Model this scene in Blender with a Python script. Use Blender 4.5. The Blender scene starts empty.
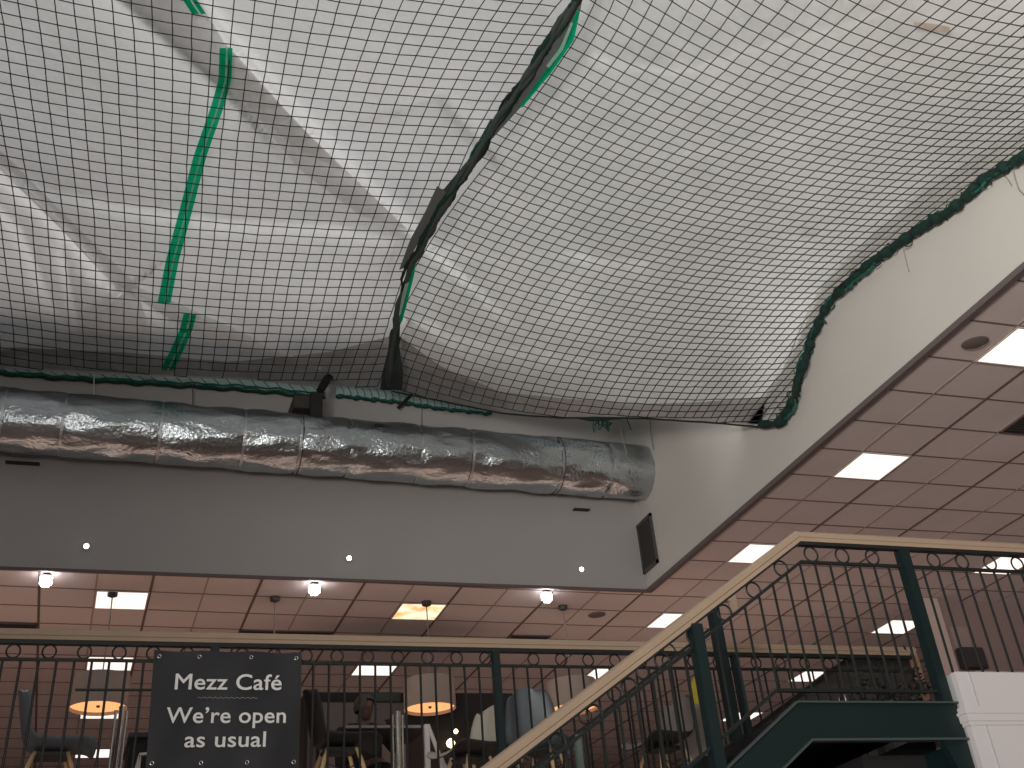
import bpy, bmesh, math, random
import numpy as np
from mathutils import Vector, Matrix
random.seed(7); np.random.seed(7)
S = bpy.context.scene
COL = S.collection

# ------------------------------------------------------------------ camera
F, CX, CY = 1155.85, 512.0, 384 - 172.67
def _rot(r):
    t = np.linalg.norm(r); k = r / t
    K = np.array([[0, -k[2], k[1]], [k[2], 0, -k[0]], [-k[1], k[0], 0]])
    return np.eye(3) + np.sin(t) * K + (1 - np.cos(t)) * K @ K
RM = _rot(np.array([9.05619155e-01, -2.19382140e-01, 2.59586843e-01]))
EYE = np.array([0, 0, 1.6])
def ray(x, y): return RM.T @ np.array([(x - CX) / F, (y - CY) / F, 1.0])
def at_z(x, y, z): d = ray(x, y); return EYE + d * (z - 1.6) / d[2]
def at_y(x, y, Y): d = ray(x, y); return EYE + d * Y / d[1]
def at_x(x, y, X): d = ray(x, y); return EYE + d * X / d[0]
cam = bpy.data.cameras.new('camera'); cam.sensor_width = 36; cam.lens = F / 1024 * 36
cam.shift_y = -172.67 / 1024; cam.clip_start = .05; cam.clip_end = 200
co = bpy.data.objects.new('camera', cam); COL.objects.link(co)
M = Matrix.Identity(4)
for i in range(3):
    M[i][0], M[i][1], M[i][2], M[i][3] = RM[0][i], -RM[1][i], -RM[2][i], EYE[i]
co.matrix_world = M
S.camera = co

# ------------------------------------------------------------------ materials
def newmat(name):
    m = bpy.data.materials.new(name); m.use_nodes = True
    n = m.node_tree.nodes; n.clear()
    return m, n, m.node_tree.links
def mat(name, col, rough=.6, metal=0., noise=0., nscale=8., bump=0., bscale=40., spec=.4, emit=None, estr=0.):
    m, n, l = newmat(name)
    o = n.new('ShaderNodeOutputMaterial'); b = n.new('ShaderNodeBsdfPrincipled')
    l.new(b.outputs[0], o.inputs[0])
    b.inputs['Base Color'].default_value = (*col, 1); b.inputs['Roughness'].default_value = rough
    b.inputs['Metallic'].default_value = metal; b.inputs['Specular IOR Level'].default_value = spec
    tc = n.new('ShaderNodeTexCoord')
    if noise:
        nz = n.new('ShaderNodeTexNoise'); nz.inputs['Scale'].default_value = nscale; nz.inputs['Detail'].default_value = 5
        l.new(tc.outputs['Object'], nz.inputs['Vector'])
        mx = n.new('ShaderNodeMix'); mx.data_type = 'RGBA'
        mx.inputs[6].default_value = (*[c * (1 - noise) for c in col], 1)
        mx.inputs[7].default_value = (*[min(1, c * (1 + noise)) for c in col], 1)
        l.new(nz.outputs[0], mx.inputs[0]); l.new(mx.outputs[2], b.inputs['Base Color'])
    if bump:
        nz = n.new('ShaderNodeTexNoise'); nz.inputs['Scale'].default_value = bscale; nz.inputs['Detail'].default_value = 4
        l.new(tc.outputs['Object'], nz.inputs['Vector'])
        bp = n.new('ShaderNodeBump'); bp.inputs['Strength'].default_value = bump; bp.inputs['Distance'].default_value = .02
        l.new(nz.outputs[0], bp.inputs['Height']); l.new(bp.outputs[0], b.inputs['Normal'])
    if emit:
        b.inputs['Emission Color'].default_value = (*emit, 1); b.inputs['Emission Strength'].default_value = estr
    return m
def emis(name, col, s):
    m, n, l = newmat(name)
    o = n.new('ShaderNodeOutputMaterial'); e = n.new('ShaderNodeEmission')
    e.inputs[0].default_value = (*col, 1); e.inputs[1].default_value = s
    l.new(e.outputs[0], o.inputs[0]); return m
def sheetmat(name, c1, c2, trans, nscale=1.2, green=None):
    m, n, l = newmat(name)
    o = n.new('ShaderNodeOutputMaterial'); tc = n.new('ShaderNodeTexCoord')
    nz = n.new('ShaderNodeTexNoise'); nz.inputs['Scale'].default_value = nscale; nz.inputs['Detail'].default_value = 7; nz.inputs['Roughness'].default_value = .6
    l.new(tc.outputs['Object'], nz.inputs['Vector'])
    mp = n.new('ShaderNodeMapRange'); mp.inputs[1].default_value = .3; mp.inputs[2].default_value = .7
    l.new(nz.outputs[0], mp.inputs[0])
    mx = n.new('ShaderNodeMix'); mx.data_type = 'RGBA'; mx.inputs[6].default_value = (*c1, 1); mx.inputs[7].default_value = (*c2, 1)
    l.new(mp.outputs[0], mx.inputs[0])
    n2 = n.new('ShaderNodeTexNoise'); n2.inputs['Scale'].default_value = 9; n2.inputs['Detail'].default_value = 5
    l.new(tc.outputs['Object'], n2.inputs['Vector'])
    bp = n.new('ShaderNodeBump'); bp.inputs['Strength'].default_value = .35; bp.inputs['Distance'].default_value = .03
    l.new(n2.outputs[0], bp.inputs['Height'])
    d = n.new('ShaderNodeBsdfDiffuse'); t = n.new('ShaderNodeBsdfTranslucent'); ms = n.new('ShaderNodeMixShader')
    for q in (d, t): l.new(mx.outputs[2], q.inputs[0]); l.new(bp.outputs[0], q.inputs['Normal'])
    ms.inputs[0].default_value = trans
    l.new(d.outputs[0], ms.inputs[1]); l.new(t.outputs[0], ms.inputs[2]); l.new(ms.outputs[0], o.inputs[0])
    return m

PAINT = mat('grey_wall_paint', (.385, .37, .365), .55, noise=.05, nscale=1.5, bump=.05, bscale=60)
PAINTR = mat('lit_wall_paint', (.56, .54, .505), .55, noise=.05, nscale=1.5, bump=.05, bscale=60)  # bulkhead paint lightened to carry the light on the right wall
TILE = mat('mineral_ceiling_tile', (.66, .565, .545), .9, noise=.1, nscale=1.1, bump=.15, bscale=120)
GRID = mat('ceiling_tee_bar', (.16, .115, .105), .7)
GROOVE = mat('ceiling_groove', (.36, .28, .27), .8)
TRIMM = mat('dark_edge_trim', (.13, .10, .10), .6)
FLOORM = mat('warm_wood_floor', (.58, .45, .41), .5, noise=.15, nscale=3)
GFLOOR = mat('pale_stone_floor', (.5, .45, .40), .5, noise=.1, nscale=2)
MAUVE = mat('mauve_back_wall', (.30, .215, .20), .8, noise=.06, nscale=2)
UNDER = mat('soffit_panel', (.18, .15, .15), .8, noise=.05)
LIT = emis('panel_light_diffuser', (1.0, .86, .77), 1.3)
LITSTAIN = None
FRAME = mat('light_frame', (.6, .52, .48), .5)
FOIL = mat('crinkled_silver_foil', (.50, .545, .57), .2, 1.0, bump=.5, bscale=26)
FOILT = mat('foil_tape', (.55, .58, .60), .3, 1.0, bump=.5, bscale=40)
BLACK = mat('black_steel', (.016, .015, .015), .45)
BLKMAT = mat('matt_black', (.012, .011, .012), .8)
CHAR = mat('charcoal_panel', (.055, .05, .05), .7, noise=.15, nscale=3)
GREENM = mat('dark_green_paint', (.004, .014, .0155), .5, noise=.12, nscale=6)
GREENE = mat('green_edge_highlight', (.05, .068, .068), .5)  # lighter green paints the highlight along the stringer flanges
BALM = mat('baluster_iron', (.012, .015, .015), .45)
TAN = mat('tan_handrail', (.36, .265, .19), .38, noise=.1, nscale=5)
TAND = mat('orange_brown_handrail', (.30, .17, .11), .4, noise=.1, nscale=5)
NETM = mat('dark_net_twine', (.012, .016, .015), .8)
ROPEG = mat('dark_green_rope', (.005, .027, .021), .85, noise=.5, nscale=30)
ROPET = mat('teal_green_rope', (.012, .10, .075), .8, noise=.5, nscale=30)
ROPEK = mat('grey_green_bundle', (.045, .06, .058), .8, noise=.4, nscale=20)
CORD = mat('pale_cord', (.28, .26, .23), .8)
SHEETL = sheetmat('white_translucent_sheeting', (.80, .80, .80), (.90, .90, .91), .62)
SHEETR = sheetmat('white_mottled_sheeting', (.80, .81, .80), (.93, .93, .92), .62, 2.2)
FOLDM = sheetmat('sheeting_fold_shade', (.80, .80, .80), (.90, .90, .90), .62)
EDGESHADE = sheetmat('shaded_sheeting_edge', (.42, .40, .39), (.62, .61, .60), .5, 2.5)  # darkened sheeting, tone stands in for shadow along the bunched net edge
BANDG = sheetmat('green_reinforcing_band', (.0, .50, .25), (.02, .62, .34), .6)
BANDW = sheetmat('pale_band_stripe', (.6, .95, .8), (.75, 1.0, .88), .6)
HEMT = sheetmat('teal_white_hem', (.45, .62, .60), (.62, .78, .76), .45, 6)
BANNERM = mat('charcoal_banner_vinyl', (.022, .022, .026), .5, noise=.1, nscale=4)
WHITEL = mat('white_banner_print', (.85, .84, .83), .6)
CHROME = mat('brushed_chrome', (.72, .70, .67), .25, 1.0)
WOODL = mat('pale_beech_leg', (.62, .42, .22), .5, noise=.15, nscale=12)
SHELLB = mat('grey_blue_shell', (.125, .14, .16), .45)
SHELLC = mat('cream_shell', (.46, .42, .36), .5)
SHELLK = mat('black_shell', (.022, .02, .02), .45)
SHELLG = mat('taupe_shell', (.26, .22, .20), .5)
WHITEP = mat('white_painted_panel', (.60, .565, .575), .5, noise=.03, nscale=3)
GREYP = mat('grey_return', (.42, .42, .42), .55)  # greyer than the front panel, for the side face and beads
SHADE = mat('taupe_fabric_shade', (.36, .29, .25), .8, noise=.06, nscale=30)
GLOW = emis('warm_lamp_diffuser', (1.0, .43, .17), 1.25)
BULB = emis('lamp_bulb', (1, .8, .5), 4)
SPOTE = emis('spot_lens', (.95, .97, 1.0), 22)
SPOTS = emis('small_spot_lens', (1, .93, .86), 8)
PINKW = mat('pale_pink_plaster', (.58, .46, .42), .7, noise=.04)
YEL = mat('yellow_sign', (.62, .50, .05), .5)
LEAF = mat('dark_leaf', (.012, .014, .011), .55, noise=.4, nscale=20)
POTM = mat('dark_planter', (.03, .028, .028), .6)
SKIN = mat('skin', (.20, .115, .09), .55)
HAIRM = mat('light_brown_hair', (.10, .075, .06), .7)
SHIRT = mat('dark_brown_jumper', (.05, .035, .035), .85)
TROU = mat('charcoal_trousers', (.025, .025, .03), .85)
TABLET = mat('grey_table_top', (.30, .29, .28), .4)

# ------------------------------------------------------------------ mesh helpers
class MB:
    def __init__(s): s.v = []; s.f = []
    def box(s, x0, x1, y0, y1, z0, z1):
        b = len(s.v)
        s.v += [(x, y, z) for z in (z0, z1) for y in (y0, y1) for x in (x0, x1)]
        s.f += [tuple(b + i for i in q) for q in ((0, 2, 3, 1), (4, 5, 7, 6), (0, 1, 5, 4), (2, 6, 7, 3), (0, 4, 6, 2), (1, 3, 7, 5))]
        return s
    def bbox(s, x0, x1, y0, y1, z0, z1, c=.006):     # box with chamfered edges
        bm = bmesh.new(); bmesh.ops.create_cube(bm, size=1)
        for v in bm.verts: v.co = Vector(((x0 + x1) / 2 + v.co.x * (x1 - x0), (y0 + y1) / 2 + v.co.y * (y1 - y0), (z0 + z1) / 2 + v.co.z * (z1 - z0)))
        bmesh.ops.bevel(bm, geom=bm.edges[:], offset=c, segments=2, affect='EDGES')
        return s.bm(bm)
    def bm(s, bm):
        b = len(s.v); bm.verts.index_update()
        s.v += [tuple(v.co) for v in bm.verts]; s.f += [tuple(b + v.index for v in f.verts) for f in bm.faces]
        bm.free(); return s
    def tube(s, pts, r, n=8, caps=True, closed=False, ry=None):
        pts = [Vector(p) for p in pts]; N = len(pts); b = len(s.v)
        rs = r if hasattr(r, '__len__') else [r] * N
        up = None
        for i in range(N):
            if closed: t = pts[(i + 1) % N] - pts[i - 1]
            else: t = pts[min(i + 1, N - 1)] - pts[max(i - 1, 0)]
            if t.length < 1e-9: t = Vector((0, 0, 1))
            t.normalize()
            if up is None: up = Vector((0, 0, 1)) if abs(t.z) < .9 else Vector((1, 0, 0))
            u = t.cross(up)
            if u.length < 1e-4: u = t.cross(Vector((1, 0.3, 0)))
            u.normalize(); w = u.cross(t).normalized(); up = w
            for k in range(n):
                a = 2 * math.pi * (k + .5) / n
                s.v.append(tuple(pts[i] + u * math.cos(a) * rs[i] + w * math.sin(a) * (rs[i] if ry is None else ry)))
        for i in range(N if closed else N - 1):
            j = (i + 1) % N
            for k in range(n):
                k2 = (k + 1) % n
                s.f.append((b + i * n + k, b + i * n + k2, b + j * n + k2, b + j * n + k))
        if caps and not closed:
            s.f.append(tuple(b + k for k in range(n))[::-1]); s.f.append(tuple(b + (N - 1) * n + k for k in range(n)))
        return s
    def ring(s, c, R, r, ax='y', n=20, m=6):
        pts = []
        for k in range(n):
            a = 2 * math.pi * k / n
            pts.append((c[0] + R * math.cos(a), c[1], c[2] + R * math.sin(a)) if ax == 'y' else (c[0] + R * math.cos(a), c[1] + R * math.sin(a), c[2]))
        return s.tube(pts, r, m, closed=True)
    def lathe(s, prof, n=24, c=(0, 0, 0)):
        b = len(s.v)
        for (r, z) in prof:
            for k in range(n):
                a = 2 * math.pi * k / n; s.v.append((c[0] + r * math.cos(a), c[1] + r * math.sin(a), c[2] + z))
        for i in range(len(prof) - 1):
            for k in range(n):
                s.f.append((b + i * n + k, b + i * n + (k + 1) % n, b + (i + 1) * n + (k + 1) % n, b + (i + 1) * n + k))
        return s
    def grid(s, P):
        b = len(s.v); R_, C_ = len(P), len(P[0])
        for row in P: s.v += [tuple(p) for p in row]
        for i in range(R_ - 1):
            for j in range(C_ - 1): s.f.append((b + i * C_ + j, b + i * C_ + j + 1, b + (i + 1) * C_ + j + 1, b + (i + 1) * C_ + j))
        return s
    def prism(s, poly, y0, y1):        # poly in XZ, extruded in Y
        b = len(s.v); n = len(poly)
        s.v += [(x, y0, z) for x, z in poly] + [(x, y1, z) for x, z in poly]
        s.f += [tuple(b + i for i in range(n)), tuple(b + n + i for i in range(n))[::-1]]
        for i in range(n): s.f.append((b + i, b + (i + 1) % n, b + n + (i + 1) % n, b + n + i))
        return s
    def build(s, name, m, parent=None, smooth=False, fix=True):
        me = bpy.data.meshes.new(name)
        off = Vector((0, 0, 0))
        p = parent
        while p is not None: off += p.location; p = p.parent
        me.from_pydata([(v[0] - off.x, v[1] - off.y, v[2] - off.z) for v in s.v], [], s.f)
        if fix:
            b = bmesh.new(); b.from_mesh(me); bmesh.ops.recalc_face_normals(b, faces=b.faces[:]); b.to_mesh(me); b.free()
        me.materials.append(m)
        if smooth:
            for pl in me.polygons: pl.use_smooth = True
        o = bpy.data.objects.new(name, me); COL.objects.link(o)
        if parent: o.parent = parent
        return o
def tag(o, label=None, cat=None, group=None, kind=None):
    if label: o['label'] = label
    if cat: o['category'] = cat
    if group: o['group'] = group
    if kind: o['kind'] = kind
    return o
def empty(name, loc, label, cat, group=None):
    o = bpy.data.objects.new(name, None); COL.objects.link(o); o.location = loc
    o.empty_display_size = .1
    return tag(o, label, cat, group)
def struct(mb, name, m, label=None, **k):
    return tag(mb.build(name, m, **k), label, None, None, 'structure')
def copy_tree(o, parent=None):
    c = o.copy(); COL.objects.link(c)
    if parent: c.parent = parent
    for ch in list(o.children): copy_tree(ch, c)
    return c

# ------------------------------------------------------------------ room
ZC = 6.35            # tiled ceiling
ZM = 3.10            # mezzanine floor
XB, YB = 6.51, 13.07 # faces of the two bulkheads round the void
ZT = 10.4
def skew(x): return -.03 * max(0., XB - x)           # tile rows behind the front bulkhead run a touch out of square
def wb(x): return YB                             # front bulkhead face
def slab(x0, x1, y0a, y0b, y1a, y1b, z0, z1, mb=None):
    mb = mb or MB(); b = len(mb.v)
    mb.v += [(x0, y0a, z0), (x1, y0b, z0), (x1, y1b, z0), (x0, y1a, z0), (x0, y0a, z1), (x1, y0b, z1), (x1, y1b, z1), (x0, y1a, z1)]
    mb.f += [tuple(b + k for k in q) for q in ((0, 1, 2, 3), (4, 5, 6, 7), (0, 1, 5, 4), (1, 2, 6, 5), (2, 3, 7, 6), (3, 0, 4, 7))]
    return mb
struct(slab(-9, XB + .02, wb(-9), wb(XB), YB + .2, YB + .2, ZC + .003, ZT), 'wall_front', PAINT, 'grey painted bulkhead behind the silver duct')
struct(MB().box(XB, XB + .2, -6, YB + .1, ZC + .003, ZT), 'wall_right', PAINTR, 'bulkhead toned lighter as lit, on the right edge of the void')
struct(MB().box(-9.2, -9, -6, 36, 0, ZT), 'wall_left', PAINT, 'plain wall far to the left')
struct(MB().box(-9, 24, -6.2, -6, 0, ZT), 'wall_rear', PAINT, 'plain wall behind the viewer')
struct(MB().box(-9.2, 24, 36, 36.2, 0, ZC), 'wall_back', MAUVE, 'dim wall at the far end of the café')
struct(MB().box(24, 24.2, -6.2, 36.2, 0, ZC), 'wall_far_right', MAUVE, 'dim wall far to the right')
struct(MB().box(-9.2, 24, -6.2, 36.2, -.15, 0), 'floor', GFLOOR, 'pale ground level floor')
ce = MB().box(-9, XB + .008, YB + .008, 36, ZC, ZC + .002).box(XB + .008, 24, -6, 36, ZC, ZC + .002)
struct(ce, 'ceiling', TILE, 'mauve brown tiled suspended ceiling')
# tee bars: X pitch .592 (every other one strong), Y pitch .609
gs, gf = MB(), MB()
def xs(k): return -.045 + .592 * k
def ys(k): return 8.95 + .609 * k
for k in range(-15, 41):
    X = xs(k); strong = k % 2 != 0
    Y0 = -6 if X > XB + .02 else YB + .02
    w = .014 if strong else .008
    (gs if strong else gf).box(X - w, X + w, Y0, 36, ZC - .006, ZC + .001)
for k in range(-24, 44):
    Y = ys(k)
    gs.box(XB + .01, 24, Y - .009, Y + .009, ZC - .005, ZC + .001)
    if Y + skew(-9) > 12.6:
        X0 = -9.
        while Y + skew(X0) < wb(X0) + .02 and X0 < XB: X0 += .1
        if X0 < XB - .2: slab(X0, XB + .01, Y + skew(X0) - .009, Y - .009, Y + skew(X0) + .009, Y + .009, ZC - .005, ZC + .001, gs)
struct(gs, 'ceiling_trim_1', GRID, 'dark tee bars between ceiling tiles')
struct(gf, 'ceiling_trim_2', GROOVE, 'faint grooves across ceiling tiles')
struct(slab(-9, XB, wb(-9) - .006, wb(XB) - .006, wb(-9) + .03, wb(XB) + .03, ZC - .012, ZC + .02), 'trim_1', TRIMM, 'dark edge strip under the front bulkhead')
struct(MB().box(XB - .010, XB + .05, -6, YB + .0, ZC - .022, ZC + .03), 'trim_2', TRIMM, 'dark edge strip under the right bulkhead')
# mezzanine slab and lower storey
sl = MB().box(-9, 24, 8.25, 36, 2.8, ZM).box(4.95, 24, 5.95, 8.25, 2.8, ZM)
struct(sl, 'mezzanine_floor', FLOORM, 'warm wood mezzanine floor slab')
struct(MB().box(-9, 24, 8.25, 36, 2.72, 2.795).box(4.95, 24, 6.0, 8.25, 2.72, 2.795), 'ceiling_lower', UNDER, 'dim soffit under the mezzanine')
struct(MB().box(4.935, 4.948, 6.36, 8.24, 2.7, 3.095).box(-9, 4.95, 8.235, 8.248, 2.7, 3.095), 'trim_3', BLKMAT, 'black edge of the mezzanine slab')
# wall on the right, with pale column end
struct(MB().box(10.75, 24, 13.0, 13.15, ZM, ZC), 'wall_mezzanine', MAUVE, 'mauve wall across the right of the mezzanine')
struct(MB().bbox(10.5, 10.75, 12.93, 13.2, ZM, ZC - .006, .01), 'pilaster_trim', PINKW, 'pale pink column at the end of the mauve wall')

# ------------------------------------------------------------------ ceiling panel lights
proto = None
def stain_mat():
    m, n, l = newmat('stained_light_diffuser')
    o = n.new('ShaderNodeOutputMaterial'); e = n.new('ShaderNodeEmission'); tc = n.new('ShaderNodeTexCoord')
    nz = n.new('ShaderNodeTexNoise'); nz.inputs['Scale'].default_value = 3.5; nz.inputs['Detail'].default_value = 6
    l.new(tc.outputs['Object'], nz.inputs[0])
    rp = n.new('ShaderNodeValToRGB'); rp.color_ramp.elements[0].position = .42; rp.color_ramp.elements[0].color = (1, .80, .55, 1)
    rp.color_ramp.elements[1].position = .68; rp.color_ramp.elements[1].color = (.75, .30, .07, 1)
    l.new(nz.outputs[0], rp.inputs[0]); l.new(rp.outputs[0], e.inputs[0]); e.inputs[1].default_value = 1.5
    l.new(e.outputs[0], o.inputs[0]); return m
STAIN = stain_mat()
def panel_light(i, j, label, stained=False):
    global proto
    x = xs(i) + .296; y = ys(j) + .3045 + (skew(x) if ys(j) > YB else 0)
    if proto is None or stained:
        t = empty('ceiling_light', (x, y, ZC), label, 'ceiling light')
        fr = MB()
        for a in ((-.29, .29, -.3, -.283), (-.29, .29, .283, .3), (-.29, -.275, -.3, .3), (.275, .29, -.3, .3)): fr.box(x + a[0], x + a[1], y + a[2], y + a[3], ZC - .014, ZC - .0005)
        fr.build('frame', FRAME, t)
        MB().box(x - .275, x + .275, y - .283, y + .283, ZC - .010, ZC - .001).build('diffuser', STAIN if stained else LIT, t)
        if not stained: proto = t
    else:
        t = copy_tree(proto); t.location = (x, y, ZC); t['label'] = label
    t['group'] = 'lit ceiling panels'
    return t
LL = {
 (12, -4): 'large bright square ceiling panel cut by the right edge of the photo',
 (12, 0): 'whole bright square ceiling panel in the middle of the right ceiling',
 (12, 4): 'bright ceiling panel whose corner hides behind the top bend of the stair handrail',
 (12, 8): 'bright ceiling panel half covered by the sloping handrail beside the bulkhead corner',
 (12, 12): 'bright ceiling panel low behind the sloping handrail, right of the green post',
 (18, 4): 'bright ceiling panel behind the ring frieze at the right edge of the landing rail',
 (18, 8): 'bright ceiling panel just left of the tall landing post',
 (18, 12): 'bright ceiling panel above the dark sloping panel beyond the landing',
 (0, 8): 'bright white ceiling panel above the handrail left of the banner',
 (0, 12): 'bright ceiling panel above the first drum lamp, seen through the railing',
 (0, 16): 'bright ceiling panel just under the first drum lamp',
 (0, 20): 'bright ceiling panel at the seat front of the grey blue chair',
 (0, 24): 'lowest bright ceiling panel below the grey blue chair seat',
 (6, 12): 'bright ceiling panel seen through the railing right of the banner',
 (12, 20): 'bright ceiling panel low under the blue grey chair seat by the handrail',
 (18, 16): 'distant ceiling panel between the two stair newel posts',
}
for (i, j), lab in LL.items(): panel_light(i, j, lab)
panel_light(6, 8, 'orange stained ceiling panel with a lamp cord hanging from it', True)
struct_off = 0
# ceiling vents (dark openings)
def vent(x0, x1, y0, y1, label):
    t = empty('ceiling_vent', ((x0 + x1) / 2, (y0 + y1) / 2, ZC), label, 'ceiling vent')
    f = MB()
    for a in ((x0, x1, y0, y0 + .02), (x0, x1, y1 - .02, y1), (x0, x0 + .02, y0, y1), (x1 - .02, x1, y0, y1)): f.box(a[0], a[1], a[2], a[3], ZC - .014, ZC - .001)
    f.build('frame', TRIMM, t)
    MB().box(x0 + .02, x1 - .02, y0 + .02, y1 - .02, ZC - .010, ZC - .001).build('grille', BLKMAT, t)
    sl_ = MB(); k = y0 + .05
    while k < y1 - .04: sl_.box(x0 + .02, x1 - .02, k, k + .012, ZC - .013, ZC - .009); k += .05
    sl_.build('slat', CHAR, t)
vent(xs(14) + .01, xs(15) - .01, ys(-2) + .01, ys(-1) - .01, 'dark square ceiling vent at the right edge beside plain tiles')
vent(5.30, 5.86, 14.87, 15.45, 'dark ceiling vent just above the handrail near the bulkhead corner')
vent(-1.23, -.64, 14.84, 15.42, 'dark ceiling vent at the left edge above the handrail')
vent(1.72, 2.90, 14.90, 15.46, 'long dark ceiling vent above the handrail right of the banner')
for (x, y, lab) in ((6.86, 6.83, 'round ceiling speaker beside the edge light panel'), (6.18, 13.98, 'round ceiling speaker near the bulkhead corner')):
    t = empty('ceiling_speaker', (x, y, ZC), lab, 'ceiling speaker')
    MB().lathe([(.0, -.012), (.085, -.012), (.11, -.006), (.112, -.0005)], 24, (x, y, ZC)).build('grille', mat('speaker_grille', (.16, .125, .12), .8), t, smooth=True)
    MB().ring((x, y, ZC - .006), .113, .006, 'z', 28).build('rim', mat('speaker_rim', (.22, .17, .165), .7), t, smooth=True)

# ------------------------------------------------------------------ spotlights
for (x, lab) in ((-.56, 'leftmost of the three glaring spotlights under the front bulkhead'), (2.34, 'middle of the three glaring spotlights under the front bulkhead'), (5.19, 'rightmost of the three glaring spotlights under the front bulkhead')):
    t = empty('spotlight', (x, 13.2, ZC), lab, 'spotlight', 'glaring spotlights')
    MB().lathe([(.0, -.001), (.05, -.001), (.05, -.012), (.0, -.012)], 20, (x, 13.2, ZC)).build('base', BLACK, t)
    hs = MB().tube([(x, 13.215, ZC - .010), (x, 13.19, ZC - .050)], .062, 4).build('housing', mat('spot_housing', (.5, .5, .5), .4), t)
    bm = bmesh.new(); bmesh.ops.create_cube(bm, size=1); bmesh.ops.bevel(bm, geom=bm.edges[:], offset=.2, segments=3, affect='EDGES')
    for v in bm.verts: v.co = Vector((x + v.co.x * .125, 13.185 + v.co.y * .06, ZC - .075 + v.co.z * .13))
    MB().bm(bm).build('lens', SPOTE, hs, smooth=True)
for (x, z, lab) in ((-.2, 6.615, 'small wall light on the front bulkhead above the left spotlight'), (2.71, 6.6, 'small wall light on the front bulkhead above the middle spotlight'), (5.63, 6.58, 'small wall light on the front bulkhead near the corner vent')):
    t = empty('small_wall_light', (x, YB, z), lab, 'wall light', 'small lights on the bulkhead')
    yw = wb(x); hs = MB().tube([(x, yw - .001, z), (x, yw - .035, z)], .034, 16).build('housing', mat('small_light_housing', (.55, .53, .5), .4), t)
    MB().tube([(x, yw - .033, z), (x, yw - .045, z)], .026, 12).build('lens', SPOTS, hs)

# wall vent on the right bulkhead
t = empty('wall_vent', (XB, 12.98, 6.88), 'dark rectangular grille on the right bulkhead near the corner', 'vent')
MB().box(XB - .02, XB - .001, 12.66, 13.06, 6.58, 7.18).build('grille', CHAR, t)
f = MB()
for a in ((12.64, 13.07, 6.56, 6.60), (12.64, 13.07, 7.16, 7.20), (12.64, 12.67, 6.56, 7.2), (13.04, 13.07, 6.56, 7.2)): f.box(XB - .03, XB - .0005, *a)
f.build('frame', mat('vent_frame', (.075, .07, .07), .6), t)
f = MB()
for k in range(14): f.box(XB - .026, XB - .018, 12.67, 13.04, 6.62 + k * .04, 6.63 + k * .04)
f.build('slat', BLACK, t)

# ------------------------------------------------------------------ foil duct
def duct():
    Yc, Zc, Rr = 12.68, 7.84, .352
    def zc(x): return 7.875 - .0145 * (x + 1)
    t = empty('foil_duct', (2.5, Yc, Zc), 'fat crinkled silver foil duct running along the front bulkhead', 'duct')
    n = 96; xsn = np.arange(-7, 6.49, .035); P = []
    rng = np.random.RandomState(3)
    K = [(rng.uniform(1, 16), rng.randint(1, 12), rng.uniform(0, 6.3), rng.uniform(0, 6.3)) for _ in range(26)]
    joints = [-1.25, -.62, .42, 1.35, 2.0, 2.6, 3.45, 4.1, 5.27, 5.95]
    def rad(x, a):
        r = Rr
        for kx, ka, p1, p2 in K: r += .0022 * math.sin(kx * x + p1 + .6 * math.sin(ka * a + p2)) * math.cos(ka * a + p2)
        r += .006 * math.sin(2 * math.pi * x / 1.3) * math.cos(a - .6)
        for j in joints: r -= .010 * math.exp(-((x - j) / .03) ** 2)
        return r
    cur = [(x, Yc, Zc, 0.) for x in xsn]
    pts = [((x, Yc, zc(x)), Vector((1, 0, 0))) for x in list(xsn) + [XB - .003]]
    for (c, tg) in pts:
        side = Vector((0, 0, 1)).cross(tg); row = []
        xx = c[0] + 3 * (c[1] - Yc)
        for k in range(n + 1):
            a = 2 * math.pi * (k % n) / n; r = rad(xx, a)
            p = Vector(c) + side * math.cos(a) * r + Vector((0, 0, 1)) * math.sin(a) * r
            row.append((p.x, min(p.y, wb(p.x) - .004), p.z))
        P.append(row)
    sk = MB().grid(P).build('foil_skin', FOIL, t, smooth=True)
    for j in joints:
        row = []
        for dx in (-.016, .016):
            row.append([(j + dx, Yc + (Rr - .003) * math.cos(2 * math.pi * (k % n) / n), zc(j) + (Rr - .003) * math.sin(2 * math.pi * (k % n) / n)) for k in range(n + 1)])
        MB().grid(row).build('joint_tape', FOILT, sk, smooth=True)
    for j in (2.0, 5.27):
        MB().tube([(j + .02, Yc + (Rr + .004) * math.cos(a), zc(j) + (Rr + .004) * math.sin(a)) for a in np.linspace(0, 2 * math.pi, 48)[:-1]], .005, 5, closed=True).build('strap', CHAR, sk)
    return t
duct()
# black bracket gripping the duct under the net, rests on the bulkhead
t = empty('duct_bracket', (2.1, 12.9, 8.35), 'black bracket box between net edge and duct', 'bracket')
MB().bbox(1.93, 2.25, 12.60, 13.05, 8.27, 8.44).build('bracket_box', mat('bracket_steel', (.05, .042, .036), .6), t)
MB().bbox(2.12, 2.27, 12.53, 12.62, 8.10, 8.46).build('clamp_plate', BLACK, t)
MB().tube([(2.24, 12.56, 8.5), (2.34, 12.6, 8.72), (2.42, 12.75, 8.84)], .05, 8).build('tie', BLKMAT, t)
for (x, z, w_, lab) in ((-1.0, 7.535, .18, 'thin dark bracket foot under the duct at the left edge'), (5.72, 7.36, .11, 'small dark bracket foot under the duct near its right end')):
    t = empty('bracket_foot', (x, 12.98, z), lab, 'bracket')
    MB().bbox(x - w_, x + w_, 12.99, wb(x) - .002, z - .006, z + .006, .003).build('foot_plate', BLACK, t)
    MB().bbox(x - w_ * .6, x + w_ * .6, wb(x) - .02, wb(x) - .001, z + .007, z + .03, .003).build('wall_plate', BLACK, t)
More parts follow.
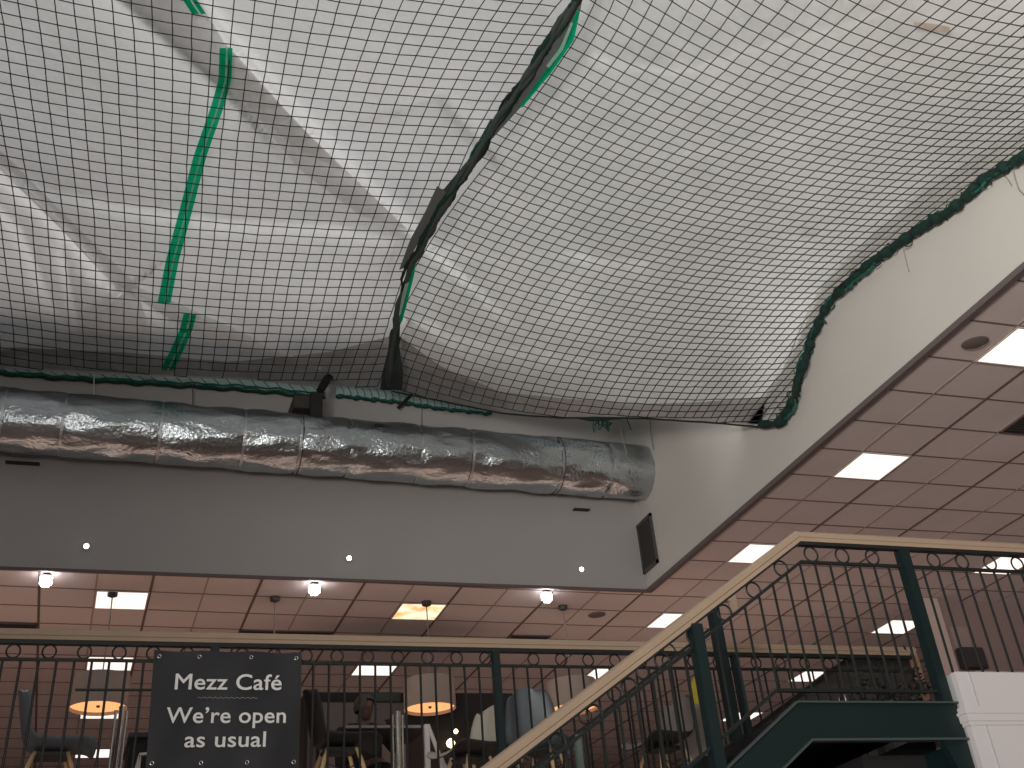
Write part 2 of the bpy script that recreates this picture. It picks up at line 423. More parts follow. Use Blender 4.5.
# ------------------------------------------------------------------ overhead sheeting and net
SEAM = [(668, -160), (620, -80), (575, 0), (545, 48), (517, 90), (490, 135), (462, 178), (432, 225), (412, 262), (402, 300), (394, 340), (389, 388)]
BOT_L = [(-200, 352), (-100, 360), (0, 367), (80, 371), (170, 374), (260, 378), (330, 384), (389, 389)]
BOT_R = [(389, 389), (430, 398), (500, 412), (560, 417), (640, 417), (700, 421), (760, 426), (778, 424)]
RIGHT = [(778, 424), (793, 402), (800, 370), (812, 336), (832, 298), (868, 266), (905, 237), (950, 210), (985, 180), (1024, 155), (1100, 112), (1240, 25)]
ctrl = [  # pixel, height (smooth sagging surface)
 (-160, -160, 8.8), (100, -160, 8.8), (400, -160, 8.85), (640, -160, 8.75), (850, -160, 8.1), (1050, -120, 7.2), (1240, 20, 6.85),
 (0, 0, 8.72), (200, 0, 8.70), (400, 0, 8.80), (570, 0, 8.80), (-160, 120, 8.7), (0, 150, 8.66), (200, 180, 8.6), (350, 150, 8.7), (480, 140, 8.85),
 (0, 280, 8.62), (180, 290, 8.56), (300, 300, 8.6), (400, 290, 8.78), (-200, 352, 8.60), (0, 367, 8.66), (170, 374, 8.68), (330, 384, 8.66), (389, 389, 8.62),
 (700, 0, 8.55), (850, 0, 8.05), (1000, 0, 7.35), (620, 100, 8.60), (750, 100, 8.25), (880, 100, 7.75), (1000, 100, 7.25),
 (560, 220, 8.55), (680, 220, 8.20), (790, 220, 7.75), (480, 300, 8.5), (600, 310, 8.2), (700, 310, 7.75), (770, 310, 7.5),
 (450, 360, 8.45), (560, 375, 8.05), (660, 380, 7.6), (740, 385, 7.15), (430, 398, 8.42), (500, 412, 8.25), (600, 418, 7.75), (700, 421, 7.25), (765, 425, 6.98),
 (800, 370, 7.17), (832, 298, 7.52), (905, 237, 7.40), (950, 210, 7.33), (1024, 155, 7.12)]
Cp = np.array([(a, b) for a, b, _ in ctrl], float) / 300.; Cz = np.array([c for *_, c in ctrl])
def _tps(r): return np.where(r > 0, r * r * np.log(np.maximum(r, 1e-9)), 0)
nC = len(Cp); D = np.linalg.norm(Cp[:, None] - Cp[None], axis=2)
A = np.zeros((nC + 3, nC + 3)); A[:nC, :nC] = _tps(D) + .03 * np.eye(nC); A[:nC, nC] = 1; A[:nC, nC + 1:] = Cp; A[nC:, :nC] = A[:nC, nC:].T
W = np.linalg.solve(A, np.r_[Cz, 0, 0, 0])
def zfield(P):
    q = P / 300.; r = np.sqrt(((q[:, None] - Cp[None]) ** 2).sum(2))
    return _tps(r) @ W[:nC] + W[nC] + q @ W[nC + 1:]
def surfN(P, push=0.):
    """sagging surface seen along each pixel ray; push > 0 lifts the point away from the eye"""
    P = np.asarray(P, float); d = np.stack([(P[:, 0] - CX) / F, (P[:, 1] - CY) / F, np.ones(len(P))], 1) @ RM
    k = (zfield(P) - 1.6) / d[:, 2]
    k = np.where(d[:, 0] * k > XB - .05, (XB - .05) / d[:, 0], k)
    k = np.where(d[:, 1] * k > YB - .05, (YB - .05) / d[:, 1], k)
    L = np.linalg.norm(d, axis=1) * k
    q = EYE + d * (k * (1 + push / L))[:, None]
    q[:, 0] = np.minimum(q[:, 0], XB - .02); q[:, 1] = np.minimum(q[:, 1], YB - .02)
    return q
def surf(x, y, push=0.): return surfN([(x, y)], push)[0]
def samp(poly, t):
    P = np.array(poly, float); s = np.r_[0, np.cumsum(np.linalg.norm(np.diff(P, axis=0), axis=1))]
    return np.array([np.interp(t * s[-1], s, P[:, 0]), np.interp(t * s[-1], s, P[:, 1])])
def coons(B, T, L, R_, nu, nv):
    G = []
    for j in range(nv + 1):
        v = j / nv; row = []
        for i in range(nu + 1):
            u = i / nu
            p = (1 - v) * samp(B, u) + v * samp(T, u) + (1 - u) * samp(L, v) + u * samp(R_, v) \
                - ((1 - u) * (1 - v) * np.array(B[0]) + u * (1 - v) * np.array(B[-1]) + (1 - u) * v * np.array(T[0]) + u * v * np.array(T[-1]))
            row.append(p)
        G.append(row)
    return G
# folds: polyline, height, sharp width, soft width (soft side is on the left of the direction of travel)
FOLDS = [
 ([(240, 110), (215, 84), (165, 40), (110, -10)], -.20, 4, 30),
 ([(412, 232), (350, 175), (300, 122), (230, 45), (185, -10)], .30, 3.5, 55),
 ([(-20, 150), (15, 178), (60, 222), (120, 288), (165, 318)], -.27, 5, 24),
 ([(310, 364), (240, 335), (170, 308), (120, 288)], .18, 4, 32),
 ([(128, 288), (90, 318), (30, 345), (-30, 352)], .16, 5, 40),
 ([(-10, 200), (20, 230), (50, 300)], -.14, 5, 20), ([(62, 250), (72, 300), (80, 330)], -.11, 4, 14),
 ([(40, 190), (120, 205), (230, 222), (330, 226), (400, 240)], -.20, 10, 40),
 ([(400, 110), (440, 95), (478, 140)], .09, 6, 30), ([(480, 140), (420, 180), (400, 235)], .05, 10, 40),
 ([(440, 330), (520, 350), (620, 362), (700, 372)], -.16, 7, 22), ([(590, 258), (650, 262), (700, 250), (800, 232)], -.11, 5, 20),
 ([(560, 300), (500, 330), (430, 350)], .04, 10, 24), ([(700, 402), (740, 380), (780, 372), (795, 350)], .06, 6, 20),
 ([(610, 60), (680, 70), (760, 45), (860, 20)], -.05, 7, 26), ([(690, 150), (800, 130), (900, 95), (1010, 70)], -.05, 7, 30)]
def foldN(P):
    h = np.zeros(len(P))
    for pl, amp, ws, wl in FOLDS:
        bd = np.full(len(P), 1e9); bs = np.zeros(len(P))
        for a, b in zip(pl[:-1], pl[1:]):
            a = np.array(a, float); d = np.array(b, float) - a
            t = np.clip((P - a) @ d / (d @ d), 0, 1); r = P - (a + t[:, None] * d); L = np.hypot(r[:, 0], r[:, 1]); m = L < bd
            bd = np.where(m, L, bd); bs = np.where(m, d[0] * r[:, 1] - d[1] * r[:, 0], bs)
        h += amp * np.exp(-bd / np.where(bs > 0, ws, wl))
    return h
def gridsurf(G, push, f=True):
    A_ = np.array(G, float); sh = A_.shape; Q = A_.reshape(-1, 2)
    return surfN(Q, push - (foldN(Q) if f else 0)).reshape(sh[0], sh[1], 3)
def build_sheet(G, name, m, parent):
    return MB().grid(gridsurf(G, .36)).build(name, m, parent, smooth=True, fix=False)
TOP_L = [(-200, -160), (668, -160)]
SEAML = [(x - 3, y) for x, y in SEAM]; SEAMR = [(x + 4, y) for x, y in SEAM]
GL = coons(BOT_L, [(-200, -160), (200, -160), (665, -160)], [(-200, 352), (-200, -160)], SEAML[::-1], 210, 130)
GR = coons(BOT_R, [(672, -160), (1240, 25)], SEAMR[::-1], RIGHT, 200, 150)
cl = surf(200, 150); cr = surf(750, 200)
sheetL = empty('white_sheet', tuple(cl), 'creased white plastic sheet above the net, left of the seam', 'sheet')
build_sheet(GL, 'sheeting', SHEETL, sheetL)
sheetR = empty('white_sheet', tuple(cr), 'smooth sagging white sheet above the net, right of the seam', 'sheet')
build_sheet(GR, 'sheeting', SHEETR, sheetR)
def strip(a, b, name, m, parent, push, nu=24, nv=6, f=True):
    A_ = [samp(a, i / nu) for i in range(nu + 1)]; B_ = [samp(b, i / nu) for i in range(nu + 1)]
    G = [[(1 - v / nv) * p + (v / nv) * q for p, q in zip(A_, B_)] for v in range(nv + 1)]
    return MB().grid(gridsurf(G, push, f)).build(name, m, parent, smooth=True, fix=False)
# second layers of sheeting, added to darken the shaded folds and edges
strip([(118, -20), (165, 36), (216, 84), (300, 150)], [(188, -20), (228, 50), (262, 86), (345, 172)], 'fold_shade_strip', FOLDM, sheetL, .30)
strip([(218, 70), (300, 170), (360, 215)], [(226, 44), (300, 126), (408, 230)], 'fold_shade_strip', FOLDM, sheetL, .29)
strip([(-30, 140), (14, 183), (60, 228), (118, 290)], [(-20, 130), (30, 180), (84, 234), (140, 288)], 'fold_shade_strip', FOLDM, sheetL, .29)
strip([(118, 286), (165, 316), (230, 350), (300, 368)], [(130, 284), (180, 304), (246, 334), (314, 366)], 'fold_shade_strip', FOLDM, sheetL, .29)
strip([(130, 288), (92, 318), (40, 343), (-60, 352)], [(140, 300), (150, 330), (130, 356), (-60, 356)], 'fold_shade_strip', FOLDM, sheetL, .29)
strip([(-200, 344), (0, 347), (120, 352), (230, 362), (330, 352), (391, 336)], [(-200, 353), (0, 368), (120, 373), (230, 377), (330, 384), (388, 389)], 'edge_shade_strip', EDGESHADE, sheetL, .28, 50)
strip([(394, 332), (440, 366), (500, 392), (560, 398), (640, 404), (700, 402), (776, 396)], [(390, 389), (430, 398), (500, 412), (560, 417), (640, 417), (700, 421), (770, 425)], 'edge_shade_strip', EDGESHADE, sheetR, .28, 50)
strip([(395, 322), (400, 345), (420, 372), (440, 390)], [(404, 316), (440, 340), (480, 368), (510, 392)], 'fold_shade_strip', FOLDM, sheetR, .29)
# green reinforcing band of the left sheet, in three visible lengths
def band(pl, w, par):
    pl = np.array(pl, float); top = None
    for off, ww, m, nm, ps in ((0, w, BANDG, 'green_band', .24), (1.0, w * .16, BANDW, 'band_stripe', .23)):
        a = [(x - ww + off, y) for x, y in pl]; b = [(x + ww + off, y) for x, y in pl]
        top = strip(a, b, nm, m, top or par, ps, 30, 2)
band([(186, -60), (190, 0), (199, 14)], 7, sheetL)
band([(226, 48), (225, 80), (217, 108), (200, 156), (186, 210), (172, 262), (164, 303)], 6.5, sheetL)
band([(190, 314), (186, 330), (176, 352), (167, 370)], 6.5, sheetL)
# stain on the right sheet
strip([(914, 22), (935, 24), (950, 27)], [(914, 27), (935, 31), (950, 33)], 'rust_stain', sheetmat('rust_stained_sheeting', (.62, .50, .44), (.75, .66, .6), .6, 8), sheetR, .28, 10, 2)

# net twine: two families of strands fitted to how each net hangs
ML = [((18, 10), (19.4, 4.8), (3.1, 12.2)), ((78, 37), (19.1, 4.2), (2, 12.3)), ((105, 40), (18.9, 3.7), (.8, 12)), ((68, 88), (17.8, 3.6), (0, 11)), ((138, 100), (17.8, 2.7), (-.5, 10.4)),
 ((15, 98), (17.5, 3.8), (-.3, 10.2)), ((60, 213), (15.3, 2.4), (.3, 8.3)), ((92, 217), (15.5, 2.2), (-1, 8.6)), ((35, 275), (14.2, 2.6), (3.9, 9.3)), ((137, 275), (15.2, 1.6), (2.3, 9)),
 ((140, 227), (15.7, 1.8), (-1.2, 8.6)), ((45, 304), (13.9, 1.9), (2.5, 9.2)), ((75, 328), (13.2, 1), (.3, 8)), ((129, 327), (13.5, .6), (-.5, 8)), ((89, 360), (13, .8), (-2, 6.2)), ((15, 357), (13.2, 1.5), (-3, 5.5)),
 ((330, 101), (17, 2.4), (-2, 9.5)), ((368, 97), (17.3, 2.2), (-3, 10.2)), ((296, 115), (16.5, 2.5), (-1, 10)), ((355, 155), (15, 1.8), (-3.9, 9)), ((250, 160), (15.5, 1.4), (-3.0, 8.8)),
 ((285, 304), (12.6, -.2), (.4, 8)), ((329, 325), (11.7, -.6), (-2, 8.4)), ((374, 316), (10.5, -2), (-2, 9.4)), ((343, 352), (11, .3), (-3, 8.4)), ((263, 342), (11.8, .2), (-3, 7.2)),
 ((466, 25), (17.5, 2.1), (-6.7, 11)), ((431, 55), (17, 2.2), (-4.7, 9.8)), ((486, 81), (16, .8), (-4.2, 9.5)), ((445, 95), (16, 1.2), (-3.6, 9.6)), ((530, 33), (17, 1.2), (-7.2, 10)),
 ((200, 60), (18.2, 3.0), (-.6, 11)), ((200, 150), (16.4, 1.6), (-1.6, 9)), ((220, 240), (14.5, .8), (-.6, 8.3)), ((330, 230), (13.5, .4), (-2, 8.4))]
MR = [((596, 27), (13.6, 7), (-5.5, 11.5)), ((658, 45), (14.4, 6.9), (-7.5, 10.4)), ((711, 27), (14.6, 7), (-8.9, 11)), ((672, 77), (13.8, 5.8), (-7.8, 10)), ((598, 81), (13, 5.6), (-5.9, 9.2)), ((721, 81), (14.4, 4.9), (-8.1, 9.2)),
 ((635, 193), (12.8, 4.0), (-6.6, 7.8)), ((592, 326), (11.2, 2.7), (-5.5, 6.8)), ((655, 340), (11.2, 2), (-5.2, 6.5)), ((546, 363), (10, 2.4), (-4, 6.4)), ((624, 388), (10.3, 2), (-4.5, 5.2)), ((670, 404), (10.5, 1.5), (-4.5, 4.6)),
 ((544, 396), (9, 2), (-3.5, 5.5)), ((440, 300), (10.6, 3.6), (-5, 7.5)), ((452, 345), (9.9, 3.2), (-1, 9)), ((509, 323), (11, 3), (-5.5, 7.3)), ((533, 347), (11, 2.8), (-4.5, 7)), ((440, 368), (9.8, 2.8), (-1.5, 8.2)), ((494, 380), (9.5, 2.5), (-2.7, 6.6)), ((509, 290), (11.5, 4), (-6.3, 7.2)),
 ((712, 333), (12, .8), (-5.3, 6.5)), ((769, 352), (9.5, -1), (-4.5, 5)), ((793, 333), (8, -1.8), (-4.5, 4.5)), ((722, 385), (10.5, .6), (-5, 4.8)), ((760, 400), (8, 1.2), (-4.5, 5)),
 ((819, 164), (12.8, 1.3), (-8, 6)), ((858, 197), (11.5, .2), (-8.3, 5.2)), ((811, 225), (11.5, .3), (-7, 4.9)), ((905, 189), (10.5, -1), (-8, 3.4)), ((874, 231), (9.5, -1.2), (-6.5, 3.3)),
 ((895, 17), (15.2, 3.6), (-11.4, 10.6)), ((945, 37), (14.2, 2.5), (-12, 9.6)), ((1000, 33), (14.3, 2.3), (-12, 10)), ((903, 78), (13, 2.2), (-10.5, 8.5)), ((965, 94), (13, 1), (-11.5, 8)),
 ((926, 126), (12.5, .7), (-9.3, 6.5)), ((973, 133), (12, 0), (-9.5, 5.5)), ((911, 162), (11, -.3), (-7.8, 4.6)), ((981, 157), (9.5, -1.1), (-8, 3.6)), ((500, 200), (12.2, 4.6), (-5.6, 7.6)), ((560, 140), (12.8, 5.2), (-6, 8.4)), ((740, 200), (13, 2.4), (-7.2, 6.8))]
def monos(deg): return [(i, j) for i in range(deg + 1) for j in range(deg + 1 - i) if i + j > 0]
def fit(data, deg, c):
    mn = monos(deg); rows, ru, rv = [], [], []
    for (x, y), a, b in data:
        X, Y = (x - c[0]) / 400, (y - c[1]) / 400
        gx = [i * X ** (i - 1) * Y ** j / 400 if i else 0 for i, j in mn]; gy = [j * X ** i * Y ** (j - 1) / 400 if j else 0 for i, j in mn]
        for vec, tu, tv in ((a, 1, 0), (b, 0, 1)):
            w = 1.
            rows.append([w * (gx[k] * vec[0] + gy[k] * vec[1]) for k in range(len(mn))]); ru.append(tu); rv.append(tv)
    Am = np.array(rows); reg = 2e-4 * np.eye(len(mn)) * np.array([(i + j) for i, j in mn])
    for k, (i, j) in enumerate(mn):
        if i + j == 1: reg[k, k] = 0
    At = np.vstack([Am, reg * .3])
    cu = np.linalg.lstsq(At, np.r_[ru, np.zeros(len(mn))], rcond=None)[0]; cv = np.linalg.lstsq(At, np.r_[rv, np.zeros(len(mn))], rcond=None)[0]
    def ev(P):
        X = (P[..., 0] - c[0]) / 400; Y = (P[..., 1] - c[1]) / 400
        return sum(cu[k] * X ** i * Y ** j for k, (i, j) in enumerate(mn)), sum(cv[k] * X ** i * Y ** j for k, (i, j) in enumerate(mn))
    return ev
def inside(P, poly):
    x, y = P[..., 0], P[..., 1]; r = np.zeros(x.shape, bool); n = len(poly)
    for i in range(n):
        x1, y1 = poly[i]; x2, y2 = poly[(i + 1) % n]
        if y1 == y2: continue
        c = ((y1 > y) != (y2 > y)) & (x < (x2 - x1) * (y - y1) / (y2 - y1) + x1); r ^= c
    return r
def net(data, deg, c, poly, bounds, push):
    ev = fit(data, deg, c)
    gx, gy = np.meshgrid(np.arange(bounds[0], bounds[1], 2.), np.arange(bounds[2], bounds[3], 2.))
    G = np.stack([gx, gy], -1); U, V = ev(G); m = inside(G, poly)
    knots = {}
    iu, iv = np.round(U).astype(int), np.round(V).astype(int); e = np.hypot(U - iu, V - iv)
    best = {}
    for a, b in zip(*np.nonzero(m & (e < .35))):
        k = (iu[a, b], iv[a, b])
        if k not in best or e[a, b] < best[k][0]: best[k] = (e[a, b], a, b)
    for k, (er, a, b) in best.items():
        p = G[a, b].copy()
        for _ in range(4):
            h = .5; u0, v0 = ev(p); ux, vx = ev(p + [h, 0]); uy, vy = ev(p + [0, h])
            J = np.array([[(ux - u0) / h, (uy - u0) / h], [(vx - v0) / h, (vy - v0) / h]])
            if abs(np.linalg.det(J)) < 1e-6: break
            dp = np.linalg.solve(J, np.array(k) - [u0, v0]); n_ = np.hypot(*dp)
            p = p + dp * min(1, 4 / max(n_, 1e-6))
        if np.hypot(*(p - G[a, b])) < 8: knots[k] = p
    ks = list(knots); Q = surfN([(knots[k][0] + .7 * math.sin(k[1] * .37 + 1.3 * math.sin(k[0] * .21)) + random.gauss(0, .22), knots[k][1] + random.gauss(0, .22)) for k in ks], push)
    W = dict(zip(ks, Q))
    verts, faces = [], []
    r = .0052
    for (u, v), p in W.items():
        for q in ((u + 1, v), (u, v + 1)):
            if q not in W: continue
            if np.hypot(*(knots[q] - knots[(u, v)])) > 40: continue
            a, b = p, W[q]; d = b - a; L = np.linalg.norm(d)
            if L < 1e-4 or L > .7: continue
            d = d / L; vd = (a - EYE) / np.linalg.norm(a - EYE)
            s_ = np.cross(d, vd); s_ /= np.linalg.norm(s_); t_ = np.cross(s_, d)
            B = len(verts); rr = r * (np.linalg.norm(a - EYE) / 10.) ** .5
            a2 = a - d * .002; b2 = b + d * .002
            for pt in (a2, b2):
                for an in (90, 210, 330):
                    verts.append(tuple(pt + rr * (s_ * math.cos(math.radians(an)) + t_ * math.sin(math.radians(an)))))
            for k in range(3): faces.append((B + k, B + (k + 1) % 3, B + 3 + (k + 1) % 3, B + 3 + k))
    mb = MB(); mb.v = verts; mb.f = faces
    return mb
polyL = BOT_L + [(x - 4, y) for x, y in SEAM[::-1]] + [(-200, -160)]
polyR = [(x + 4, y) for x, y in SEAM] + BOT_R[1:] + RIGHT[1:]
netL = empty('safety_net', tuple(surf(200, 150)), 'dark square mesh safety net panel left of the seam', 'net')
net(ML, 3, (250, 180), polyL, (-200, 680, -120, 395), 0.).build('netting', NETM, netL, fix=False)
netR = empty('safety_net', tuple(surf(750, 200)), 'dark diamond mesh safety net panel right of the seam, green edge rope', 'net')
net(MR, 3, (720, 200), polyR, (385, 1240, -120, 430), 0.).build('netting', NETM, netR, fix=False)

def wob(pl, n, amp, push, seed, tw=0.):
    rng = np.random.RandomState(seed); out = []
    ph = rng.uniform(0, 6.3, 4)
    for i in range(n + 1):
        t = i / n; p = samp(pl, t)
        w = amp * (math.sin(17 * t + ph[0]) + .6 * math.sin(41 * t + ph[1]) + .4 * math.sin(90 * t + ph[2])) + rng.normal(0, amp * .15)
        q = surf(p[0] + w, p[1] + .4 * w, push); out.append(q)
    return out
# right perimeter rope: a lumpy bundle
rr = RIGHT[:-1]
for k, (amp, r, m, nm) in enumerate([(.8, .042, ROPEG, 'edge_rope'), (1.8, .018, ROPEG, 'edge_rope'), (2.6, .012, ROPET, 'edge_rope'), (2.8, .010, NETM, 'edge_rope')]):
    pts = wob([(762, 425)] + rr, 220, amp, -.03 - .01 * k, 10 + k)
    MB().tube(pts, [r * (1 + .35 * math.sin(i * .9 + k) * math.sin(i * .23)) for i in range(len(pts))], 7).build(nm, m, netR, smooth=True)
fr = MB(); rng = np.random.RandomState(5)       # frayed loops along the rope
for i in range(170):
    t = rng.uniform(0, .98); p = samp(rr, t); q = surf(p[0] + rng.normal(0, 1.6), p[1] + rng.normal(0, 1.6), -.03)
    c = Vector(q); s_ = rng.uniform(.02, .05)
    a = Vector(rng.normal(0, 1, 3)).normalized(); b = a.cross(Vector(rng.normal(0, 1, 3))).normalized()
    pts = [c + a * s_ * math.cos(th) + b * s_ * math.sin(th) for th in np.linspace(0, 5.2, 8)]
    pts = [(min(p_.x, XB - .012), min(p_.y, YB - .012), p_.z) for p_ in pts]
    fr.tube(pts, .006, 4)
tag(fr.build('frayed_loops', ROPEG, netR), kind='stuff')
# rope along the front edge of the right net (belly silhouette)
pts = wob([(392, 391), (430, 399), (500, 413), (560, 418), (640, 418), (700, 422), (760, 427)], 120, .7, 0, 31)
MB().tube(pts, .012, 6).build('edge_rope', NETM, netR, smooth=True)
# pale hem and teal rope on the bulkhead under the left net
def onwall(pl, n, amp, seed, Y):
    rng = np.random.RandomState(seed); ph = rng.uniform(0, 6.3, 3)
    return [at_y(*(samp(pl, i / n) + np.array([0, amp * (math.sin(60 * i / n + ph[0]) + math.sin(113 * i / n + ph[1])) * .5])), Y) for i in range(n + 1)]
hem1 = [(-60, 364), (60, 372), (160, 377), (250, 380), (325, 388)], [(-60, 368), (60, 379), (160, 385), (250, 391), (325, 398)]
hem2 = [(336, 386), (400, 390), (440, 399), (492, 411)], [(336, 396), (400, 403), (440, 409), (492, 414)]
for i, (a, b) in enumerate((hem1, hem2)):
    P = [[at_y(*((1 - v) * samp(a, u / 40) + v * samp(b, u / 40)), 13.025) for u in range(41)] for v in (0, .5, 1)]
    MB().grid(P).build('pale_hem', HEMT, netL if i == 0 else netR, smooth=True, fix=False)
    for k in range(3):
        pl = [tuple((1 - w) * np.array(p) + w * np.array(q)) for p, q, w in zip(a, b, [1.0 - .22 * k * (1 if i == 0 else .3)] * len(a))]
        MB().tube(onwall(pl, 90, 1.1, 40 + k + 7 * i, 13.02 - .012 * k), .020 if k == 0 else .012, 6).build('hem_rope', ROPET if k else ROPEG, netL if i == 0 else netR, smooth=True)
    tw = MB()                                   # twine of the net crossing the hem
    for u in np.linspace(.03, .97, 30 if i == 0 else 22):
        p, q = samp(a, u), samp(b, min(1, u + .02)); tw.tube([at_y(*p, 13.0), at_y(*((p + q) / 2 + [1.5, 0]), 12.99), at_y(*q, 13.0)], .0045, 4)
    tag(tw.build('hem_twine', NETM, netL if i == 0 else netR), kind='stuff')
# rope tuft hanging below the right net
t = empty('rope_tuft', tuple(at_y(600, 424, 12.2)), 'tangled green rope end hanging under the net above the duct', 'rope')
tf = MB(); rng = np.random.RandomState(8)
for k in range(9):
    x = 594 + rng.uniform(0, 14); L = rng.uniform(6, 16)
    pl = [(x, 417), (x + rng.normal(0, 3), 417 + L * .6), (x + rng.normal(0, 3), 417 + L), (x + rng.normal(3, 3), 417 + L * .5)]
    tf.tube([at_y(*samp(pl, i / 12), 12.2) for i in range(13)], .007, 5)
tf.tube([at_y(*samp([(572, 416), (590, 420), (605, 419), (628, 417)], i / 16), 12.2) for i in range(17)], .022, 6)
tf.build('rope_strands', ROPET, t, smooth=True)
def cord(pl, fn, lab, r=.006, m=CORD, hook=None):
    pts = [fn(*samp(pl, i / 14)) for i in range(15)]
    o = empty('tie_cord', tuple(pts[0]), lab, 'cord')
    MB().tube(pts, r, 5).build('cord', m, o, smooth=True)
    return o
cord([(618, 418), (622, 436), (627, 455)], lambda x, y: at_y(x, y, 12.2), 'thin grey cord from the net to the duct end, left of two', .006)
cord([(650, 418), (651, 432), (653, 450)], lambda x, y: at_y(x, y, 12.2), 'thin grey cord from the net to the duct end, right of two', .007)
cord([(626, 417), (629, 424), (631, 430)], lambda x, y: at_y(x, y, 12.3), 'short cord tail hanging between the two duct cords', .007, CHAR)
cord([(94, 374), (94, 382), (94, 394)], lambda x, y: at_y(x, y, 12.98), 'thin white tie hanging over the teal rope at left', .006, WHITEL)
cord([(192, 384), (193, 395), (193, 408)], lambda x, y: at_y(x, y, 12.98), 'thin dark tie hanging over the duct left of the black bracket', .006, CHAR)
cord([(422, 406), (422, 420), (422, 434)], lambda x, y: at_y(x, y, 12.2), 'thin dark tie over the duct just right of the seam', .006, CHAR)
cord([(398, 408), (406, 400), (412, 394)], lambda x, y: at_y(x, y, 12.96), 'short dark toggle on the teal hem rope right of the seam', .022, BLKMAT)
cord([(902, 242), (905, 256), (909, 272)], lambda x, y: at_x(x, y, XB - .012), 'thin wire dropping from the hook on the right bulkhead', .004)
cord([(1000, 170), (1007, 178), (1012, 186)], lambda x, y: at_x(x, y, XB - .012), 'short cord tail under the rope at the right edge', .005)
cord([(1012, 162), (1015, 178), (1019, 190), (1026, 196)], lambda x, y: at_x(x, y, XB - .012), 'long curling cord tail at the right edge', .006)
h = at_x(903, 239, XB - .02)
t = empty('screw_hook', tuple(h), 'small metal eye hook on the bulkhead where the net rope ties', 'hook')
MB().tube([(XB - .02, h[1] - .03 + .035 * math.cos(a), h[2] + .035 * math.sin(a)) for a in np.linspace(0, 2 * math.pi, 17)[:-1]], .008, 6, closed=True).build('eye', CHROME, t, smooth=True)
MB().tube([(XB - .001, h[1] + .005, h[2]), (XB - .03, h[1] + .005, h[2])], .007, 6).build('shank', CHROME, t)

# seam between the two nets
seam = empty('net_seam', tuple(surf(432, 225)), 'dark twisted lacing rope joining the two nets', 'rope')
for k, (amp, r, m) in enumerate([(1.2, .026, ROPEK), (2.2, .020, ROPEG), (2.0, .020, ROPEK), (2.8, .013, NETM), (2.8, .010, NETM), (3.2, .009, ROPET)]):
    pts = wob(SEAM, 200, amp, -.02, 60 + k)
    MB().tube(pts, [r * (1 + .5 * math.sin(i * .17 + k) ** 2) for i in range(len(pts))], 7).build('lacing_strand', m, seam, smooth=True)
strip([(581, -30), (570, 12), (549, 38), (524, 72), (503, 112), (492, 136)], [(588, -30), (580, 12), (571, 38), (550, 70), (520, 108), (493, 138)], 'dark_gusset', mat('grey_gusset_cloth', (.11, .125, .125), .8, noise=.2), seam, -.02, 40, 4, False)
strip([(577, 10), (566, 36), (546, 70), (520, 106)], [(580, 12), (574, 40), (552, 72), (522, 108)], 'green_edging', BANDG, seam, -.03, 30, 2, False)
strip([(571, 22), (560, 48), (546, 66)], [(573, 24), (563, 50), (549, 68)], 'pale_edging', BANDW, seam, -.04, 20, 2, False)
strip([(496, 120), (480, 158), (455, 190), (440, 216)], [(490, 120), (468, 160), (443, 190), (428, 218)], 'dark_gusset', mat('black_gusset', (.05, .06, .06), .8), seam, -.01, 30, 3, False)
strip([(446, 192), (434, 218), (420, 240), (404, 268)], [(437, 186), (425, 212), (410, 240), (399, 270)], 'dark_gusset', mat('dark_grey_gusset', (.12, .13, .13), .8), seam, -.012, 30, 3, False)  # dark grey strip over the seam
strip([(417, 258), (414, 276), (408, 300), (402, 322)], [(411, 262), (407, 282), (402, 300), (398, 322)], 'green_edging', BANDG, seam, -.06, 24, 2, False)
strip([(409, 282), (405, 298), (401, 314)], [(405, 284), (401, 300), (399, 316)], 'white_edging', BANDW, seam, -.075, 20, 2, False)
strip([(398, 332), (400, 350), (403, 372), (402, 390)], [(390, 332), (388, 350), (383, 370), (380, 390)], 'dark_gusset', mat('bunched_net', (.03, .035, .035), .85), seam, -.05, 24, 3, False)

